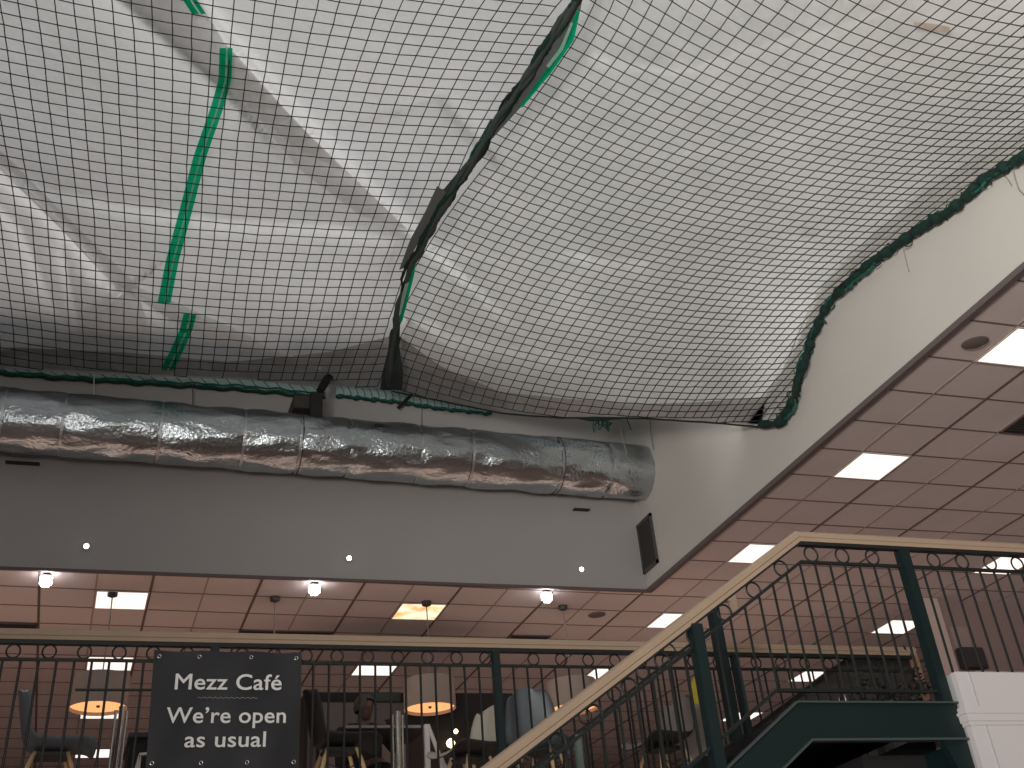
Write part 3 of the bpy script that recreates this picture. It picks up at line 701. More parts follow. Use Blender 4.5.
# ------------------------------------------------------------------ railings
def baluster_set(parent, xs_, Y, zlo, zhi, m=BALM, r=.0085):
    for x in xs_:
        MB().tube([(x, Y, zlo(x)), (x, Y, zhi(x))], r, 6).build('baluster', m, parent)
def ring_set(parent, xs_, Y, z, R_, m=BALM, r=.0062):
    me = None
    for x in xs_:
        if me is None: o = MB().ring((0, 0, 0), R_, r, 'y', 22, 5).build('ring', m, None, smooth=True); me = o.data
        else: o = bpy.data.objects.new('ring', me); COL.objects.link(o)
        o.parent = parent; o.location = Vector((x, Y, z(x))) - parent.location
def handrail_prof(pts, name, m, parent, hw=.032, hh=.036):
    # moulded timber rail: rounded top, grooved sides
    prof = [(-hw * .8, -hh), (hw * .8, -hh), (hw * .8, -hh * .35), (hw, -hh * .2), (hw, hh * .45), (hw * .72, hh * .85), (hw * .3, hh), (-hw * .3, hh), (-hw * .72, hh * .85), (-hw, hh * .45), (-hw, -hh * .2), (-hw * .8, -hh * .35)]
    mb = MB(); n = len(prof); b = 0
    pts = [Vector(p) for p in pts]
    for i, p in enumerate(pts):
        if i == 0: d = pts[1] - p
        elif i == len(pts) - 1: d = p - pts[i - 1]
        else: d = (pts[i + 1] - p).normalized() + (p - pts[i - 1]).normalized()
        d.normalize()
        side = Vector((0, 1, 0)) if abs(d.y) < .6 else Vector((-1, 0, 0))
        up = d.cross(side); 
        if up.z < 0: up = -up
        if abs(up.z) < .1: up = Vector((1, 0, 0))
        sc = 1.0
        if 0 < i < len(pts) - 1:
            c = (pts[i + 1] - p).normalized().dot(d); sc = 1 / max(c, .5)
        mb.v += [tuple(p + side * a + up * (c_ * sc)) for a, c_ in prof]
    for i in range(len(pts) - 1):
        for k in range(n): mb.f.append((i * n + k, i * n + (k + 1) % n, (i + 1) * n + (k + 1) % n, (i + 1) * n + k))
    mb.f += [tuple(range(n)), tuple((len(pts) - 1) * n + k for k in range(n))]
    return mb.build(name, m, parent)

# mezzanine edge railing
Yr = 8.2
mz = empty('mezzanine_railing', (2.8, Yr, ZM), 'long level railing on the mezzanine edge, iron balusters under a tan handrail', 'railing')
handrail_prof([(-3.4, Yr, 4.150), (6.42, Yr, 4.150)], 'handrail', TAN, mz, .034, .036)
MB().box(-3.4, 6.42, Yr - .022, Yr + .022, 4.088, 4.113).build('top_flat_bar', BALM, mz)
MB().box(-3.4, 6.42, Yr - .010, Yr + .010, 3.985, 4.003).build('ring_bar', BALM, mz)
MB().box(-3.4, 6.42, Yr - .012, Yr + .012, 3.19, 3.21).build('bottom_bar', BALM, mz)
posts = [-1.20, .79, 2.784, 4.74]
for p in posts: MB().bbox(p - .028, p + .028, Yr - .028, Yr + .028, ZM, 4.09, .004).build('post', GREENM, mz)
bx_ = []
for p in posts:
    for k in range(17):
        x = p + .130 + .1083 * k
        if -1.0 < x < 6.35: bx_.append(x)
baluster_set(mz, bx_, Yr, lambda x: 3.2, lambda x: 3.99)
ring_set(mz, [x + .054 for x in bx_[::2]], Yr, lambda x: 4.044, .042)
MB().tube([(-.065, Yr - .012, 3.806), (.41, Yr - .012, 3.808)], .0085, 6).build('tie_rod', BALM, mz)
MB().bbox(6.37, 6.43, Yr - .03, Yr + .03, ZM, 4.115, .006).build('end_post', TAND, mz)

# landing and stair railing, nearer
Yl, SL = 6.0, .628
def hz(x): return 4.152 if x > 4.06 else 4.152 - (4.06 - x) * SL
lr = empty('stair_railing', (4.0, Yl, ZM), 'near sloping stair railing that bends level along the landing, pale tan handrail', 'railing')
handrail_prof([(.6, Yl, hz(.6)), (4.06, Yl, 4.152), (9.0, Yl, 4.152)], 'handrail', TAN, lr, .034, .034)
def barpoly(off, th, x0, xb, x1, z0):
    def zz(x): return z0 if x > xb else z0 - (xb - x) * SL
    return [(x0, zz(x0)), (xb, z0), (x1, z0), (x1, z0 + th), (xb - th * .3, z0 + th), (x0, zz(x0) + th * 1.18)]
MB().prism(barpoly(0, .022, .6, 4.06, 9.0, 4.098), Yl - .022, Yl + .022).build('top_flat_bar', BALM, lr)
MB().prism(barpoly(0, .018, .6, 4.055, 9.0, 3.985), Yl - .010, Yl + .010).build('ring_bar', BALM, lr)
MB().prism(barpoly(0, .018, .6, 3.70, 4.80, 3.228), Yl - .012, Yl + .012).build('bottom_bar', BALM, lr)
def zlow(x): return 3.325 if x > 4.86 else (3.236 if x > 3.70 else 3.236 - (3.70 - x) * SL)
def zup(x): return 3.99 if x > 4.055 else 3.99 - (4.055 - x) * SL
lx = [4.043 + .1068 * k for k in range(0, 7)] + [4.9375 + .1103 * k for k in range(0, 30)] + [4.043 - .1105 * k for k in range(1, 23) if abs(4.043 - .1105 * k - 3.25) > .04]
baluster_set(lr, lx, Yl, zlow, zup)
ring_set(lr, [4.139, 4.362, 4.582, 4.80 + .02] [:3] + [5.044 + .2195 * k for k in range(14)] + [3.904 - .2225 * k for k in range(12)], Yl, lambda x: (4.050 if x > 4.06 else 4.050 - (4.06 - x) * SL) - .004, .046)
MB().bbox(4.815 - .036, 4.815 + .036, Yl - .036, Yl + .036, 2.97, 4.10, .005).build('landing_post', GREENM, lr)
MB().bbox(3.25 - .036, 3.25 + .036, Yl - .036, Yl + .036, 2.55, hz(3.25) - .05, .005).build('newel_post', GREENM, lr)
# far side stair railing
Yf = 7.2
fr_ = empty('stair_railing', (3.0, Yf, 2.2), 'far side stair railing seen through the near balusters, its handrail curling down at the top', 'railing')
def fz(x): return 4.175 - (4.06 - x) * SL
handrail_prof([(.6, Yf, fz(.6)), (3.98, Yf, fz(3.98)), (4.10, Yf, 4.19), (4.22, Yf, 4.19)], 'handrail', TAN, fr_, .03, .03)
MB().bbox(4.20, 4.262, Yf - .03, Yf + .03, 4.07, 4.22, .012).build('handrail_return', TAN, fr_)
MB().prism([(.6, fz(.6) - .19), (4.06, fz(4.06) - .19), (4.06, fz(4.06) - .168), (.6, fz(.6) - .168)], Yf - .01, Yf + .01).build('ring_bar', BALM, fr_)
MB().prism([(.6, fz(.6) - .07), (4.06, fz(4.06) - .07), (4.06, fz(4.06) - .045), (.6, fz(.6) - .045)], Yf - .02, Yf + .02).build('top_flat_bar', BALM, fr_)
MB().prism([(.6, fz(.6) - .93), (4.06, fz(4.06) - .93), (4.06, fz(4.06) - .908), (.6, fz(.6) - .908)], Yf - .012, Yf + .012).build('bottom_bar', BALM, fr_)
fx = [4.06 - .055 - .1105 * k for k in range(1, 30)]
baluster_set(fr_, fx, Yf, lambda x: fz(x) - .92, lambda x: fz(x) - .18)
ring_set(fr_, [3.9 - .221 * k for k in range(14)], Yf, lambda x: fz(x) - .122, .044)
MB().bbox(4.065 - .036, 4.065 + .036, Yf - .036, Yf + .036, 2.97, 4.135, .005).build('newel_post', GREENM, fr_)
MB().bbox(2.95 - .02, 2.95 + .02, Yf - .02, Yf + .02, fz(2.95) - 1.2, fz(2.95) - .19, .004).build('mid_post', mat('grey_green_post', (.12, .15, .14), .5), fr_)

# stair: stringers, treads, landing
st = empty('staircase', (3.5, 6.6, 0.), 'dark green steel staircase with a level landing', 'staircase')
def stringer(y0, y1, nm):
    top = lambda x: 3.156 - (3.78 - x) * .66
    bot = lambda x: 2.968 - (3.82 - x) * .66
    MB().prism([(.2, bot(.2)), (3.82, 2.968), (4.86, 2.968), (4.86, 3.156), (3.78, 3.156), (.2, top(.2))], y0, y1).build(nm, GREENM, st); so_ = st.children[-1]
    MB().prism([(.2, top(.2)), (3.78, 3.156), (4.86, 3.156), (4.86, 3.166), (3.777, 3.166), (.2, top(.2) + .012)], y0 - .022, y1).build('top_flange', GREENE, so_)
    MB().prism([(.2, bot(.2) - .012), (3.824, 2.956), (4.86, 2.956), (4.86, 2.968), (3.82, 2.968), (.2, bot(.2))], y0 - .022, y1).build('bottom_flange', GREENE, so_)
stringer(5.955, 5.985, 'stringer'); stringer(7.215, 7.245, 'stringer')
for k in range(14):
    x1 = 3.80 - k * .262; z1 = 3.14 - .173 * (k + 1)
    MB().box(x1 - .29, x1, 5.985, 7.215, z1 - .03, z1).build('tread', BLKMAT, st)
    MB().box(x1 - .008, x1, 5.985, 7.215, z1, z1 + .143).build('riser', BLKMAT, st)
MB().box(3.80, 4.86, 5.985, 7.215, 3.11, 3.14).build('landing_plate', BLKMAT, st)
MB().prism([(4.70, 2.956), (4.862, 2.956), (4.862, 2.2), (4.82, 2.2), (4.78, 2.72)], 5.96, 6.01).build('support_bracket', GREENM, st)
MB().bbox(4.80, 4.915, 6.012, 6.34, 0.0, 2.955, .005).build('support_column', GREENM, st)
MB().box(4.36, 4.80, 6.3, 7.1, 2.70, 2.955).build('landing_gap_shade', BLKMAT, st)  # black box stands in for the darkness in the gap under the landing

# white pier with moulding at the landing end
pr_ = empty('white_pier', (6.5, 6.5, 0), 'white panelled pier with a moulded band, right of the landing', 'pier')
PX0, PX1, PY0, PY1 = 4.868, 9.0, 5.90, 5.945
MB().box(PX0, PX1, PY0, PY1, 0.0, 3.325).build('front_panel', WHITEP, pr_)
MB().box(PX0, PX0 + .05, PY1, 6.005, 0.0, 3.322).build('side_panel', GREYP, pr_)
mo = MB()
for (z0, z1, d) in ((3.025, 3.045, .012), (3.045, 3.085, .022), (3.085, 3.10, .030), (3.10, 3.128, .018)):
    mo.box(PX0 - d, PX1, PY0 - d, PY0 + .0, z0, z1); mo.box(PX0 - d, PX0, PY0, 6.0, z0, z1)
mo.build('moulding', WHITEP, pr_)
bd = MB().box(PX0 + .105, PX0 + .112, PY0 - .004, PY0, 0.1, 3.025).box(PX0 + .095, PX0 + .102, PY0 - .004, PY0, 3.128, 3.322)
bd.build('panel_bead', GREYP, pr_)

# ------------------------------------------------------------------ banner
bn = empty('banner', (.885, 8.14, 3.7), 'charcoal banner with white Mezz Café lettering hung on the railing', 'banner')
nx, nz = 40, 28; P = []
for j in range(nz + 1):
    v = j / nz; row = []
    for i in range(nx + 1):
        u = i / nx
        sag = .006 * math.sin(u * math.pi * 3) ** 2 * (1 - v)
        xl, xr = .393 + .022 * v, 1.367 + .006 * v
        yb = 8.135 + .006 * math.sin(9 * u + 2 * v) * math.sin(5 * v + 1) + .004 * math.sin(16 * u + 5 * v)
        row.append((xl + (xr - xl) * u, yb, 4.047 - sag - v * .735))
    P.append(row)
vin = MB().grid(P).build('vinyl', BANNERM, bn, smooth=True, fix=False)
P2 = [[(x, y + .004, z) for x, y, z in r] for r in P]
MB().grid(P2).build('backing', BANNERM, bn, smooth=True, fix=False)
for (u, v) in ((.02, .025), (.31, .025), (.65, .025), (.98, .025), (.02, .975), (.35, .975), (.66, .975), (.98, .975)):
    p = P[int(round(v * nz))][int(round(u * nx))]
    MB().ring((p[0] + (.012 if u < .1 else -.012 if u > .9 else 0), p[1] - .003, p[2] + (-.014 if v < .5 else .014)), .011, .004, 'y', 14, 5).build('eyelet', CHROME, vin, smooth=True)
def text(s, xl, xr, zb, zt_cap, name):
    cu = bpy.data.curves.new('t', 'FONT'); cu.body = s; cu.offset = 0.0; cu.resolution_u = 6; cu.space_character = 1.03
    o = bpy.data.objects.new('t', cu); COL.objects.link(o)
    dg = bpy.context.evaluated_depsgraph_get(); me = bpy.data.meshes.new_from_object(o.evaluated_get(dg))
    bpy.data.objects.remove(o); bpy.data.curves.remove(cu)
    bm = bmesh.new(); bm.from_mesh(me); bmesh.ops.remove_doubles(bm, verts=bm.verts[:], dist=.004); off = {}
    for e in bm.edges:                                   # embolden: move the outline outwards
        if len(e.link_loops) == 1:
            lp = e.link_loops[0]; d = lp.link_loop_next.vert.co - lp.vert.co
            sg = 1 if lp.face.normal.z > 0 else -1
            n_ = Vector((d.y, -d.x, 0)).normalized() * sg
            for v in e.verts: off.setdefault(v, []).append(n_)
    for v, ns in off.items():
        n_ = sum(ns, Vector()) / len(ns)
        v.co += n_ / max(n_.length_squared, .35) * .012
    bm.to_mesh(me); bm.free()
    vs = np.array([v.co[:] for v in me.vertices]); x0, x1 = vs[:, 0].min(), vs[:, 0].max()
    sx = (xr - xl) / (x1 - x0); sz = (zt_cap - zb) / .73
    for v in me.vertices:
        X = xl + (v.co.x - x0) * sx
        v.co = Vector((X, 8.119, zb + (v.co.y) * sz)) - bn.location
    me.name = name; me.materials.clear(); me.materials.append(WHITEL)
    o = bpy.data.objects.new(name, me); COL.objects.link(o); o.parent = vin
def bpx(x, y): p = at_y(140 + x / 6.4, 648 + y / 6.4, 8.122); return p[0], p[2]
def line(s, xl, xr, yb, yt, name):
    a, zb = bpx(xl, yb); b, _ = bpx(xr, yb); _, zt = bpx((xl + xr) / 2, yt); _, zb = bpx((xl + xr) / 2, yb)
    text(s, a, b, zb, zt, name)
line('Mezz Caf\u00e9', 220, 905, 266, 163, 'lettering')
line('We\u2019re open', 163, 932, 479, 376, 'lettering')
line('as usual', 282, 803, 633, 530, 'lettering')
a, za = bpx(368, 319); b, zb_ = bpx(750, 319)
MB().tube([(a + (b - a) * i / 80, 8.122, (za + zb_) / 2 + .0035 * math.sin(i / 80 * 2 * math.pi * 11)) for i in range(81)], .0022, 5).build('wavy_rule', mat('grey_rule', (.3, .3, .3), .6), vin)

# ------------------------------------------------------------------ chairs
def chair_shell():
    prof = [(-.262, .815), (-.25, .77), (-.235, .70), (-.215, .62), (-.195, .55), (-.165, .487), (-.12, .452), (-.05, .436), (.04, .434), (.12, .438), (.19, .442), (.235, .432), (.262, .405)]
    wid = [.115, .165, .19, .205, .215, .222, .228, .232, .232, .228, .22, .208, .19]
    P = []
    from mathutils import geometry
    N = 36; ts = np.linspace(0, len(prof) - 1, N)
    px_ = np.array(prof); wd = np.array(wid)
    def sm(arr, t):   # catmull-rom
        i = int(min(max(math.floor(t), 0), len(arr) - 2)); f = t - i
        p0, p1, p2, p3 = arr[max(i - 1, 0)], arr[i], arr[i + 1], arr[min(i + 2, len(arr) - 1)]
        return .5 * ((2 * p1) + (-p0 + p2) * f + (2 * p0 - 5 * p1 + 4 * p2 - p3) * f * f + (-p0 + 3 * p1 - 3 * p2 + p3) * f ** 3)
    for t in ts:
        x, z = sm(px_, t); w = sm(wd, t); row = []
        back = max(0, min(1, (6.5 - t) / 4))
        for j in range(17):
            u = -1 + 2 * j / 16
            row.append((x + back * .055 * abs(u) ** 2.2, u * w, z + (1 - back) * .045 * abs(u) ** 3 + (.0 if t > .5 else -.03 * abs(u) ** 2)))
        P.append(row)
    return P
SHELLP = chair_shell()
def make_chair(label, shellm, innerm=None):
    t = empty('shell_chair', (0, 0, 0), label, 'chair', 'moulded shell chairs')
    n = len(SHELLP); m = len(SHELLP[0]); mb = MB(); mb.grid(SHELLP)
    o = mb.build('shell', shellm, t, smooth=True)
    o.data.materials.append(innerm or shellm)
    md = o.modifiers.new('th', 'SOLIDIFY'); md.thickness = .010; md.offset = -1; md.material_offset = 1; md.material_offset_rim = 0
    dg = bpy.context.evaluated_depsgraph_get(); me = bpy.data.meshes.new_from_object(o.evaluated_get(dg)); o.modifiers.clear(); o.data = me
    for pl in me.polygons: pl.use_smooth = True
    MB().box(-.11, .11, -.10, .10, .400, .420).build('mount_plate', BLACK, t)
    for sx in (-1, 1):
        for sy in (-1, 1):
            MB().tube([(sx * .10, sy * .10, .415), (sx * .13, sy * .125, .33), (sx * .225, sy * .215, .0)], [.013, .016, .010], 8).build('leg', WOODL, t, smooth=True)
    br = MB()
    for sy in (-1, 1):
        br.tube([(-.13, sy * .125, .32), (.17, sy * .16, .18)], .004, 5); br.tube([(.13, sy * .125, .32), (-.17, sy * .16, .18)], .004, 5)
    for sx in (-1, 1): br.tube([(sx * .13, -.125, .32), (sx * .16, .17, .18)], .004, 5)
    br.build('wire_brace', BLACK, t)
    return t
def place(t, x, y, rz): t.location = (x, y, ZM); t.rotation_euler = (0, 0, math.radians(rz))
SHELLL = mat('lit_inner_shell', (.46, .48, .50), .45); DKSH = mat('shaded_outer_shell', (.045, .04, .04), .5); PALE = mat('pale_grey_shell', (.5, .5, .5), .5)  # inner and outer tones mostly stand in for light and shade on shells
place(make_chair('grey blue shell chair seen side on at the left edge, facing the banner', SHELLB, SHELLL), -.165, 8.64, 4)
place(make_chair('black shell chair just right of the banner', SHELLK, SHELLK), 1.72, 8.58, 2)
place(make_chair('cream shell chair left of the green post, its underside darkened as shade, towards the void', DKSH, SHELLC), 2.76, 8.85, 200)
place(make_chair('blue grey shell chair right of the green post, tall back turned to the void', SHELLB, SHELLB), 3.25, 8.66, 48)
place(make_chair('taupe shell chair behind the stair railing, underside darkened as shade, pointing left', DKSH, SHELLG), 4.22, 8.60, 192)
place(make_chair('pale grey shell chair low behind the newel posts at the stair head', PALE, PALE), 5.55, 9.35, 120)

# ------------------------------------------------------------------ tables, posts, trestle
def bar_table(x0, x1, y0, y1, z, lab):
    t = empty('bar_table', ((x0 + x1) / 2, (y0 + y1) / 2, ZM), lab, 'table')
    xm, ym = (x0 + x1) / 2, (y0 + y1) / 2
    MB().bbox(x0, x1, y0, y1, z - .03, z, .006).build('table_top', CHAR, t)
    MB().bbox(x0 - .002, x1 + .002, y0 - .004, y0 + .001, z - .026, z - .004, .001).build('edge_band', TABLET, t)
    MB().tube([(xm, ym, ZM + .02), (xm, ym, z - .03)], .03, 12).build('pedestal', BLACK, t)
    MB().lathe([(0, .03), (.05, .028), (.22, .012), (.23, 0), (0, 0)], 24, (xm, ym, ZM)).build('base', BLACK, t, smooth=True)
bar_table(2.10, 2.83, 10.3, 10.85, 4.105, 'dark high table in front of the seated person')
for (x, z1, lab) in ((.265, 3.955, 'chrome twin post left of the banner, below the first drum lamp'), (2.30, 3.925, 'chrome twin post below the second drum lamp')):
    t = empty('barrier_post', (x, 9.2, ZM), lab, 'post')
    for (dx, r, zt) in ((0, .022, z1), (-.042, .010, z1 - .025), (.036, .008, z1 - .03)):
        pl_ = MB().tube([(x + dx, 9.2, ZM + .012), (x + dx, 9.2, zt)], r, 14).build('pole', CHROME, t)
        MB().lathe([(0, .0), (r + .003, 0), (r + .003, .008), (0, .012)], 14, (x + dx, 9.2, zt)).build('cap', CHROME, pl_)
    MB().lathe([(0, .014), (.08, .012), (.085, 0), (0, 0)], 18, (x, 9.2, ZM)).build('base', CHROME, t)
t = empty('trestle_stand', (2.62, 9.35, ZM), 'white trestle stand with angled legs beside the cream chair', 'stand')
WH = mat('white_lacquer', (.62, .55, .54), .45)
MB().bbox(2.535, 2.575, 9.29, 9.33, ZM, 3.865, .004).build('upright', WH, t)
MB().tube([(2.565, 9.3, 3.86), (2.64, 9.3, 3.66), (2.76, 9.3, 3.12)], .016, 8).build('leg', WH, t)
MB().tube([(2.655, 9.3, 3.63), (2.72, 9.3, 3.50), (2.86, 9.3, 3.11)], .017, 8).build('leg', WH, t)
MB().tube([(2.755, 9.3, 3.63), (2.70, 9.3, 3.50), (2.60, 9.3, 3.11)], .017, 8).build('leg', WH, t)
MB().tube([(2.85, 9.3, 3.60), (2.84, 9.3, 3.11)], .015, 8).build('leg', WH, t)
t = empty('folding_stand', (.42, 9.3, ZM), 'white folding stand half hidden by the left side of the banner', 'stand')
MB().tube([(.425, 9.3, 3.66), (.33, 9.3, 3.11)], .011, 8).build('leg', WH, t)
MB().tube([(.425, 9.3, 3.66), (.44, 9.3, 3.11)], .011, 8).build('leg', WH, t)
MB().tube([(.42, 9.3, 3.665), (.56, 9.3, 3.675)], .010, 8).build('top_bar', WH, t)

# dark servery behind
t = empty('servery_unit', (3.65, 14.6, ZM), 'black servery unit behind the chairs, right of the banner', 'cabinet')
MB().box(2.42, 4.98, 14.1, 15.3, ZM, 5.39).build('carcass', BLKMAT, t)
MB().bbox(2.60, 3.62, 14.07, 14.10, ZM + .05, 5.27, .004).build('grey_panel', mat('grey_servery_panel', (.10, .092, .09), .7), t)
MB().bbox(2.46, 2.56, 14.07, 14.10, ZM + .05, 5.3, .004).build('side_panel', CHAR, t)
MB().bbox(3.05, 3.55, 14.04, 14.07, 5.28, 5.38, .004).build('header_panel', mat('greenish_header', (.03, .04, .035), .6), t)
for (x, z, s_) in ((4.20, 4.93, .03), (4.13, 4.80, .055)):
    MB().lathe([(0, -s_), (s_ * .7, -s_ * .6), (s_, 0), (s_ * .7, s_ * .6), (0, s_)], 16, (x, 14.0, z)).build('pilot_lamp', BULB, t, smooth=True)
MB().tube([(4.2, 14.05, 4.95), (4.2, 14.0, 4.95)], .012, 8).build('lamp_arm', BLACK, t)
MB().bbox(4.08, 4.18, 14.0, 14.1, 4.70, 4.75, .004).build('lamp_shelf', BLACK, t)
t = empty('counter_unit', (.95, 11.5, ZM), 'black counter unit low beside and behind the banner', 'cabinet')
MB().bbox(.42, 1.62, 11.2, 12.0, ZM, 4.22, .008).build('carcass', BLKMAT, t)
MB().bbox(.40, 1.64, 11.17, 12.03, 4.22, 4.26, .006).build('worktop', CHAR, t)

# ------------------------------------------------------------------ drum pendants
for k, (x, lab) in enumerate(((.145, 'glowing drum pendant left of the banner'), (3.81, 'glowing drum pendant right of the banner, above the white trestle'), (5.60, 'glowing drum pendant crossed by the sloping handrail'), (1.967, 'drum pendant hidden behind the banner, cord rising to its dark ceiling cup'))):
    y = 13.7; z0, z1 = 5.10, 5.42
    t = empty('drum_pendant', (x, y, ZC), lab, 'pendant lamp', 'drum pendants over the café')
    MB().lathe([(0, 0), (.06, 0), (.055, -.045), (.02, -.06), (0, -.06)], 18, (x, y, ZC)).build('ceiling_cup', mat('cup_metal', (.06, .05, .045), .5), t)
    MB().tube([(x, y, ZC - .05), (x + .01, y, 5.9), (x, y, z1 + .02)], .007, 6).build('cord', CORD, t, smooth=True)
    MB().lathe([(.302, z0 - ZC), (.302, z1 - ZC), (.296, z1 - ZC), (.296, z0 - ZC), (.302, z0 - ZC)], 48, (x, y, ZC)).build('lamp_shade', SHADE, t, smooth=False)
    MB().lathe([(0, z0 - ZC + .035), (.15, z0 - ZC + .03), (.294, z0 - ZC + .035)], 36, (x, y, ZC)).build('diffuser', GLOW, t, smooth=True)
    MB().lathe([(0, -.02), (.018, -.018), (.02, 0), (0, 0)], 12, (x, y, z0 + .03)).build('finial', CHAR, t.children[-1])
    MB().lathe([(0, z1 - ZC - .02), (.294, z1 - ZC - .02)], 36, (x, y, ZC)).build('top_disc', SHADE, t)

# ------------------------------------------------------------------ things beyond the landing
t = empty('sloping_panel', (5.9, 8.6, ZM), 'dark sloping side panel beyond the landing, below the tan rail', 'panel')
MB().prism([(4.55, 3.12), (4.60, 3.40), (5.396, 3.86), (6.10, 4.22), (6.72, 4.24), (6.70, 3.12)], 8.58, 8.66).build('panel_face', CHAR, t)
MB().prism([(4.58, 3.40), (6.10, 4.22), (6.10, 4.255), (4.58, 3.435)], 8.56, 8.68).build('sloping_cap', BLACK, t)
c = at_y(842, 708, 7.4)
t = empty('folded_card', (5.10, 7.05, 3.14), 'small white folded card standing on the landing edge', 'card')
pa, pb, pc = at_y(837, 707, 7.08), at_y(843, 694, 7.08), at_y(845.5, 707, 7.08)
zf = 3.14
def card(y): return [(pa[0], y, zf), (pc[0], y, zf), (pc[0] - .005, y + .03, pb[2]), (pb[0] - .01, y + .03, pb[2] - .005)]
mb = MB(); mb.v = [tuple(v) for v in card(7.02)] + [(v[0], 7.15 - (v[1] - 7.02), v[2]) for v in card(7.02)]; mb.f = [(0, 1, 2, 3), (4, 7, 6, 5)]
t.location = (pa[0], 7.08, zf); mb.build('card_leaf', mat('white_card', (.75, .74, .72), .6), t)
# potted plant
def plant(cx, cy, lab):
    t = empty('potted_plant', (cx, cy, ZM), lab, 'plant')
    MB().lathe([(0, 0), (.15, 0), (.19, .30), (.20, .32), (.175, .32), (.17, .28), (0, .28)], 24, (cx, cy, ZM)).build('planter', POTM, t, smooth=False)
    rng = np.random.RandomState(12); stems, lv = MB(), MB()
    for s_ in range(16):
        a = rng.uniform(0, 6.28); L = rng.uniform(.15, .42); tip = Vector((cx + .32 * math.cos(a) * rng.uniform(.4, 1), cy + .24 * math.sin(a), ZM + .3 + L))
        base = Vector((cx + .05 * math.cos(a), cy + .05 * math.sin(a), ZM + .27))
        stems.tube([base, base.lerp(tip, .5) + Vector((0, 0, .06)), tip], .005, 4)
        for q in range(48):
            p = base.lerp(tip, rng.uniform(.25, 1.05)) + Vector(rng.normal(0, .05, 3)); d = Vector(rng.normal(0, 1, 3)).normalized(); n = d.cross(Vector(rng.normal(0, 1, 3))).normalized()
            l_ = rng.uniform(.03, .055); w = l_ * .35; b = len(lv.v)
            lv.v += [tuple(p), tuple(p + d * l_ * .5 + n * w), tuple(p + d * l_), tuple(p + d * l_ * .5 - n * w)]; lv.f.append((b, b + 1, b + 2, b + 3))
    stems.build('stem', POTM, t); tag(lv.build('foliage', LEAF, t, fix=False), kind='stuff')
plant(5.66, 7.62, 'dark bushy potted plant standing behind the landing stringer')
# flag style sign
p0 = at_y(697, 674, 9.0)
t = empty('flag_sign', (4.80, 9.1, ZM), 'tall sign with a yellow top behind the newel posts', 'sign')
MB().prism([(4.73, 3.98), (4.83, 4.18), (4.99, 4.18), (4.99, 3.95)], 9.09, 9.105).build('yellow_top', YEL, t)
MB().prism([(4.64, 3.55), (4.73, 3.98), (4.99, 3.95), (4.97, 3.55), (4.93, ZM + .02), (4.62, ZM + .02)], 9.09, 9.104).build('pale_panel', mat('pale_sign_panel', (.36, .32, .29), .6), t)
MB().bbox(4.60, 5.0, 8.98, 9.22, ZM, ZM + .03, .006).build('base', CHAR, t)
# wall mounted box
t = empty('wall_notice_box', (11.0, 12.95, 5.7), 'dark wall box with a pale notice above, right of the pale column', 'wall box')
a = at_y(946, 648, 12.96); b = at_y(963, 655, 12.96); c_ = at_y(962, 632, 12.96)
MB().bbox(10.82, 11.18, 12.86, 12.999, 5.42, 5.68, .01).build('box', mat('dark_plastic_box', (.05, .045, .048), .5), t)
MB().bbox(10.84, 11.12, 12.98, 12.999, 5.70, 5.98, .004).build('notice', mat('pale_notice', (.36, .27, .25), .7), t)
t = empty('bench_ledge', (11.25, 12.9, ZM), 'pale pink brick ledge below the dark wall box', 'ledge')
MB().bbox(10.90, 11.9, 12.80, 12.998, ZM, 5.36, .01).build('ledge_block', PINKW, t)

